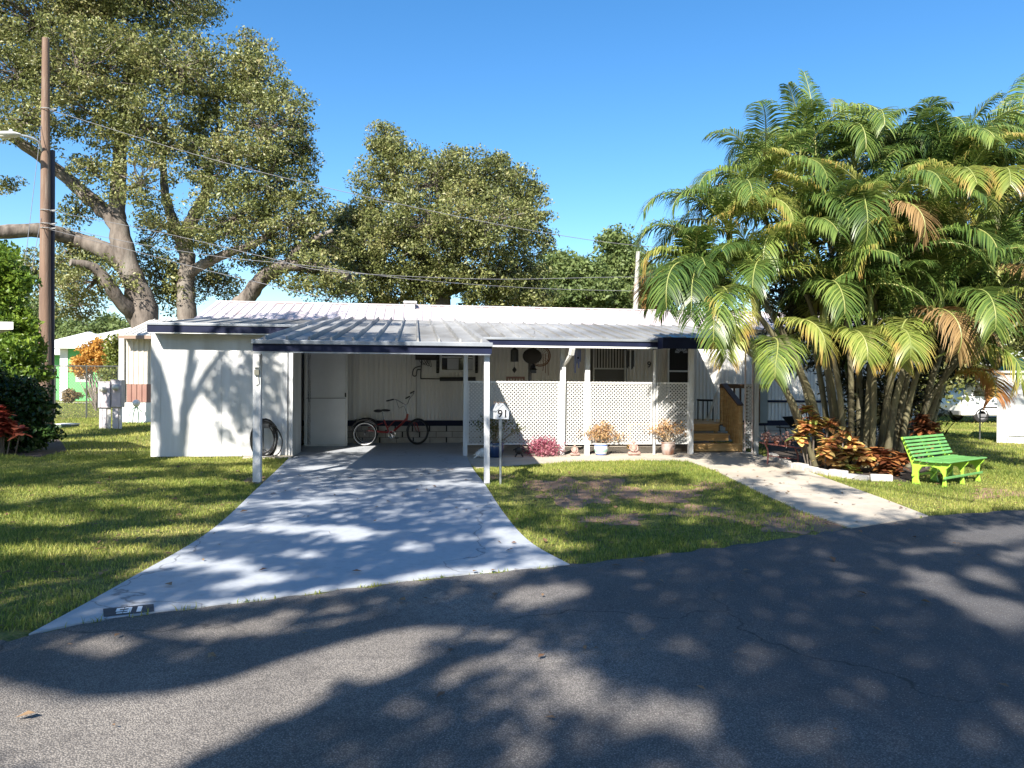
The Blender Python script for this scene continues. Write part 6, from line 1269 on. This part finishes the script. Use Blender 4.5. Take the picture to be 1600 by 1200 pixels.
# ------------------------------------------------------------------ unseen oaks behind the camera, crowns shaped to shade the ground around the sun patches
def ell(px, py, a, b, rot=0.0):
    k_ = 1.25 if py > 950 else (1.2 if (py > 855 and px < 900) else 0.95)
    return (px, py, a*k_, b*k_, math.cos(R(rot)), math.sin(R(rot)))
def field(px, py, E):
    s = np.zeros(len(px))
    for (cx, cy, a, b, c, d) in E:
        x = px-cx; y = py-cy; u = (x*c+y*d)/a; v = (-x*d+y*c)/b; s = np.maximum(s, np.clip(1.5-(u*u+v*v), 0, 1))
    return s
LIT = [  # patches of sun on the ground (image position, half sizes)
 ell(120,1150,200,90),ell(60,1110,120,40),ell(200,1100,220,45),ell(350,1090,150,40,-8),ell(430,1050,90,22,-15),ell(560,1020,100,22,-15),ell(620,1050,50,22,-20),ell(330,1150,90,40,-30),ell(150,1010,90,14,-8),ell(330,990,110,12,-5),ell(470,960,80,8,-6),ell(560,975,40,8),ell(100,1030,70,8),
 ell(640,1000,70,14,-10),ell(700,1050,45,18),ell(470,1130,40,12,-40),
 ell(760,905,40,8,-5),ell(860,925,60,10,-6),ell(840,940,70,10,-5),ell(770,1000,60,10,8),ell(740,985,30,6),ell(1035,942,22,6),ell(840,1035,65,16,5),ell(900,1085,60,22,15),ell(990,1120,90,26,10),ell(1070,1115,45,24,20),ell(930,1160,50,14),ell(835,1150,20,12),ell(890,1090,30,40,60),ell(1150,1190,60,12),
 ell(1430,978,30,8),ell(1500,935,100,16,18),ell(1570,960,50,20,20),ell(1450,900,70,10,15),ell(1540,900,50,14,10),ell(1440,860,60,6),ell(1560,835,90,18,-4),ell(1590,870,40,18),ell(1330,900,40,5),ell(1240,905,40,4),ell(1360,1140,60,8,-15),ell(1590,1140,30,8),ell(1200,920,30,4),
 ell(505,732,48,5),ell(430,775,0.1,0.1),ell(480,786,85,6),ell(540,770,50,4),ell(470,828,120,10),ell(560,836,70,6),ell(470,868,38,7),ell(330,885,70,11),ell(380,915,60,9,-5),ell(420,900,40,6),ell(690,757,80,5),ell(650,857,26,9),ell(725,842,40,5),ell(790,850,30,5),ell(600,912,90,7,-5),ell(740,895,110,8,-4),ell(480,930,100,7,-6),ell(300,945,90,6,-4),ell(600,800,30,3),ell(540,845,40,5),ell(850,875,50,7,6),
 ell(150,700,110,6),ell(160,682,120,9),ell(280,755,120,7),ell(390,735,50,6),ell(90,768,110,9),ell(230,790,120,8),ell(340,795,60,10,-10),ell(60,812,90,12),ell(260,830,130,9,-3),ell(120,860,130,10),ell(250,880,60,8,-15),ell(30,780,50,8),ell(200,735,70,4),ell(320,720,100,5),ell(90,905,40,4),ell(190,668,90,6),
 ell(960,735,260,9),ell(1120,745,60,12),ell(820,840,70,12,8),ell(870,855,60,10),ell(1000,800,60,5),ell(900,800,40,5),ell(1050,762,80,6),ell(1080,790,40,4),ell(780,760,30,4),ell(880,825,50,5),ell(1010,780,40,4),
 ell(1140,720,60,12),ell(1240,765,80,16,20),ell(1330,795,90,12,14),ell(1400,812,60,5),ell(1180,735,60,10),ell(1400,790,90,14,8),ell(1500,780,120,16),ell(1350,760,120,10,6),ell(1580,770,60,24),ell(1200,790,20,3),ell(1280,740,70,8,15),ell(1560,700,60,30),ell(1500,660,100,18)]
DARKB = [  # limb shadows crossing the sunny road
 [(-20,1030),(80,1042),(170,1062),(290,1058),(380,1036),(480,1006),(600,975),(720,965),(830,975)], [(170,965),(225,995),(330,1012),(420,1030)], [(300,1210),(440,1150),(540,1095),(620,1070),(700,1030),(790,1010)], [(420,1190),(520,1160),(640,1130),(740,1060)]]
rs = np.random.default_rng(5)
N_ = 190000; X = rs.uniform(-13, 15, N_); Yg = 2.3+rs.random(N_)**1.0*13.5
q = np.stack([X, Yg, np.full(N_, -EYE)], 1) @ np.array(CI3).T
px = 800-FPX*q[:, 0]/q[:, 2]; py = 600+FPX*q[:, 1]/q[:, 2]
lit = field(px, py, LIT)
inside = (px > -140) & (px < 1740) & (py > 662) & (py < 1290)
lim = ~((px > 735) & (py < 735)) & ~((px > 1340) & (py < 800)) & ~((px > 460) & (px < 735) & (py < 702)) & ~((px > 225) & (px < 470) & (py < 718)) & (py > np.where(px < 225, 668, 690))
dens = np.clip(1-lit*2.2, 0, 1)*inside*lim
acc = rs.random(N_) < dens
hi_ = lambda p, z: (p[0]-SD.x/(-SD.z)*z, p[1]-SD.y/(-SD.z)*z, z)
GP = np.stack([X, Yg], 1)[acc]
GP = GP[:]
cell = {}; keep = []
for i, (x, y) in enumerate(GP):   # thin to even cover
    cs_ = 0.13 if y < 8 else 0.2; k_ = (y < 8, int(x/cs_), int(y/cs_))
    if cell.get(k_, 0) < 1: cell[k_] = 1; keep.append(i)
GP = GP[keep]
zz = 8.2+1.6*np.sin(GP[:, 0]*0.6)+rs.normal(size=len(GP))*0.7
zz = np.clip(zz, 6.8, 10.5)
CP = np.stack([GP[:, 0]-SD.x/(-SD.z)*zz, GP[:, 1]-SD.y/(-SD.z)*zz, zz], 1)
tb = Vector((-1.6, -9.8, 0)); tb2 = Vector((7.0, -9.0, 0))
half = CP[:, 0] < 0.5+0.0*CP[:, 1]
def caster(label, b, C, limbs=()):
    t = thing("oak_tree", label, "tree", b); 
    k = 34; L_ = []
    for c in C:
        gy = c[1]+c[2]*SD.y/(-SD.z); n_ = gy < 8; sg_ = 0.055 if n_ else 0.095
        e = rs.normal(size=(15 if n_ else 20, 3))*sg_; L_.append(c+e)
        if rs.random() < 0.7: L_.append(c-np.array(SD)*rs.uniform(0.8, 3.5)+rs.normal(size=(10, 3))*sg_)   # upper layer along the sun ray, thickens the crown to cut skylight
    Lc = np.concatenate(L_); leaves("crown", Lc, 0.11, OAKL, t, 0.55, 1.5)
    mb = MB(); fork = b+Vector((0.3, 1.2, 4.5)); limb(mb, [b, b+Vector((0.1,0.3,2.4)), fork], 0.55, 0.38, 12)
    gx = C[:, 0]+C[:, 2]*SD.x/(-SD.z); idx = rs.choice(np.where(gx > 0.4)[0], 6, replace=False)
    for j in idx: c = Vector(C[j]); limb(mb, [fork, fork.lerp(c, 0.5)+Vector((0,0,0.9)), c], 0.075, 0.02, 6)
    mb.build("trunk", BARK, t, smooth=True)
    mb = MB()
    for lm in limbs:
        pts = [Vector(hi_(G(*p_), 8.5)) for p_ in lm[0]]; limb(mb, [fork]+pts, lm[1], lm[2], 9) if lm[3] else limb(mb, pts, lm[1], lm[2], 9)
    if limbs: mb.build("limb", BARK, t, smooth=True)
    return t
caster("unseen oak behind the viewer, to the left, crown shaped to shade the ground", tb, CP[half], [(DARKB[0],0.17,0.13,0),(DARKB[1],0.08,0.05,0),(DARKB[2],0.12,0.08,0),(DARKB[3],0.07,0.04,0)])
caster("unseen oak behind the viewer, to the right, crown shaped to shade the ground", tb2, CP[~half])
# a nearer limb whose shade falls on the shed front
def wall_hit(px_, py_, z=8.6):
    u_, z_ = hp(px_, py_, 0); p = W(u_, 0, z_); t_ = (z-p.z)/(-SD.z); return p-SD*t_
sl = thing("oak_tree", "unseen oak left of the viewer, limbs and leaves shaped to shade the shed front", "tree", (-11.5, -3.5, 0))
mb = MB(); fk = Vector((-11.0, -2.0, 6.0)); limb(mb, [Vector((-11.5,-3.5,0)), Vector((-11.4,-3.0,3)), fk], 0.5, 0.34, 12)
limb(mb, [fk, wall_hit(270,800), wall_hit(262,690), wall_hit(258,640), wall_hit(252,600), wall_hit(238,560), wall_hit(215,520)], 0.20, 0.10, 9)
limb(mb, [wall_hit(275,760), wall_hit(284,690), wall_hit(288,640), wall_hit(295,590), wall_hit(300,540), wall_hit(305,480)], 0.12, 0.06, 8)
limb(mb, [wall_hit(286,650), wall_hit(305,615), wall_hit(325,580), wall_hit(345,555), wall_hit(380,520)], 0.09, 0.04, 8)
limb(mb, [wall_hit(290,640), wall_hit(295,610), wall_hit(310,560)], 0.06, 0.03, 7)
mb.build("trunk", BARK, sl, smooth=True)
C = []
WD = [ell(355,590,14,30,15),ell(385,620,14,30,25),ell(410,650,18,22),ell(370,660,12,14),ell(340,620,9,20,20),ell(430,600,14,30),ell(400,570,20,14),ell(425,560,10,12),ell(425,690,14,16),ell(240,620,7,60),ell(350,680,10,8),ell(440,640,8,40),ell(400,700,20,6)]
n = 5000; wx = rs.uniform(236, 456, n); wy = rs.uniform(545, 712, n); f_ = field(wx, wy, WD); ok = rs.random(n) < f_*0.20
for a_, b_ in zip(wx[ok], wy[ok]): C.append(np.array(wall_hit(a_, b_, 8.6+0.5*rs.normal()))+rs.normal(size=(9,3))*0.10)
# shade on the left lawn, hedge and roof corner
RF = [ell(470,497,70,7),ell(420,505,60,6),ell(560,505,60,5),ell(350,500,60,5),ell(430,520,70,8),ell(520,522,80,6),ell(620,518,60,5)]
n = 4000; wx = rs.uniform(300, 700, n); wy = rs.uniform(483, 530, n); ok = rs.random(n) < field(wx, wy, RF)*0.25
for a_, b_ in zip(wx[ok], wy[ok]):
    u_, z_ = hp(a_, b_, -0.5+3.5*(530-b_)/30); p = W(u_, -0.5+3.5*(530-b_)/30, z_); t_ = (9.5-p.z)/(-SD.z); C.append(np.array(p-SD*t_)+rs.normal(size=(14,3))*0.13)
leaves("crown", np.concatenate(C), 0.12, OAKL, sl, 0.55, 1.2)
# unseen row of trees added behind the viewer to cut skylight on the road
for lab, x, y, h in (("unseen oak added behind the viewer to cut skylight, westernmost", -22, -22, 11), ("unseen oak added behind the viewer to cut skylight, middle", -4, -27, 13), ("unseen oak added behind the viewer to cut skylight, easternmost", 16, -23, 12)):
    b = Vector((x, y, 0)); t = thing("oak_tree", lab, "tree", b); mb = MB(); limb(mb, [b, b+Vector((0.2,0,3)), b+Vector((0,0,h*0.7))], 0.5, 0.2, 10); mb.build("trunk", BARK, t, smooth=True)
    crown("crown", t, [(b+Vector((dx, dy, dz)), (4.2, 3.5, 3.0)) for dx, dy, dz in ((0,0,h*0.75),(-5,0,h*0.55),(5,1,h*0.55),(-3,-1,h*0.7),(3,-1,h*0.7),(-8,0,h*0.4),(8,0,h*0.4))], 22000, 0.45, OAKL, 1.3, asp=0.7)
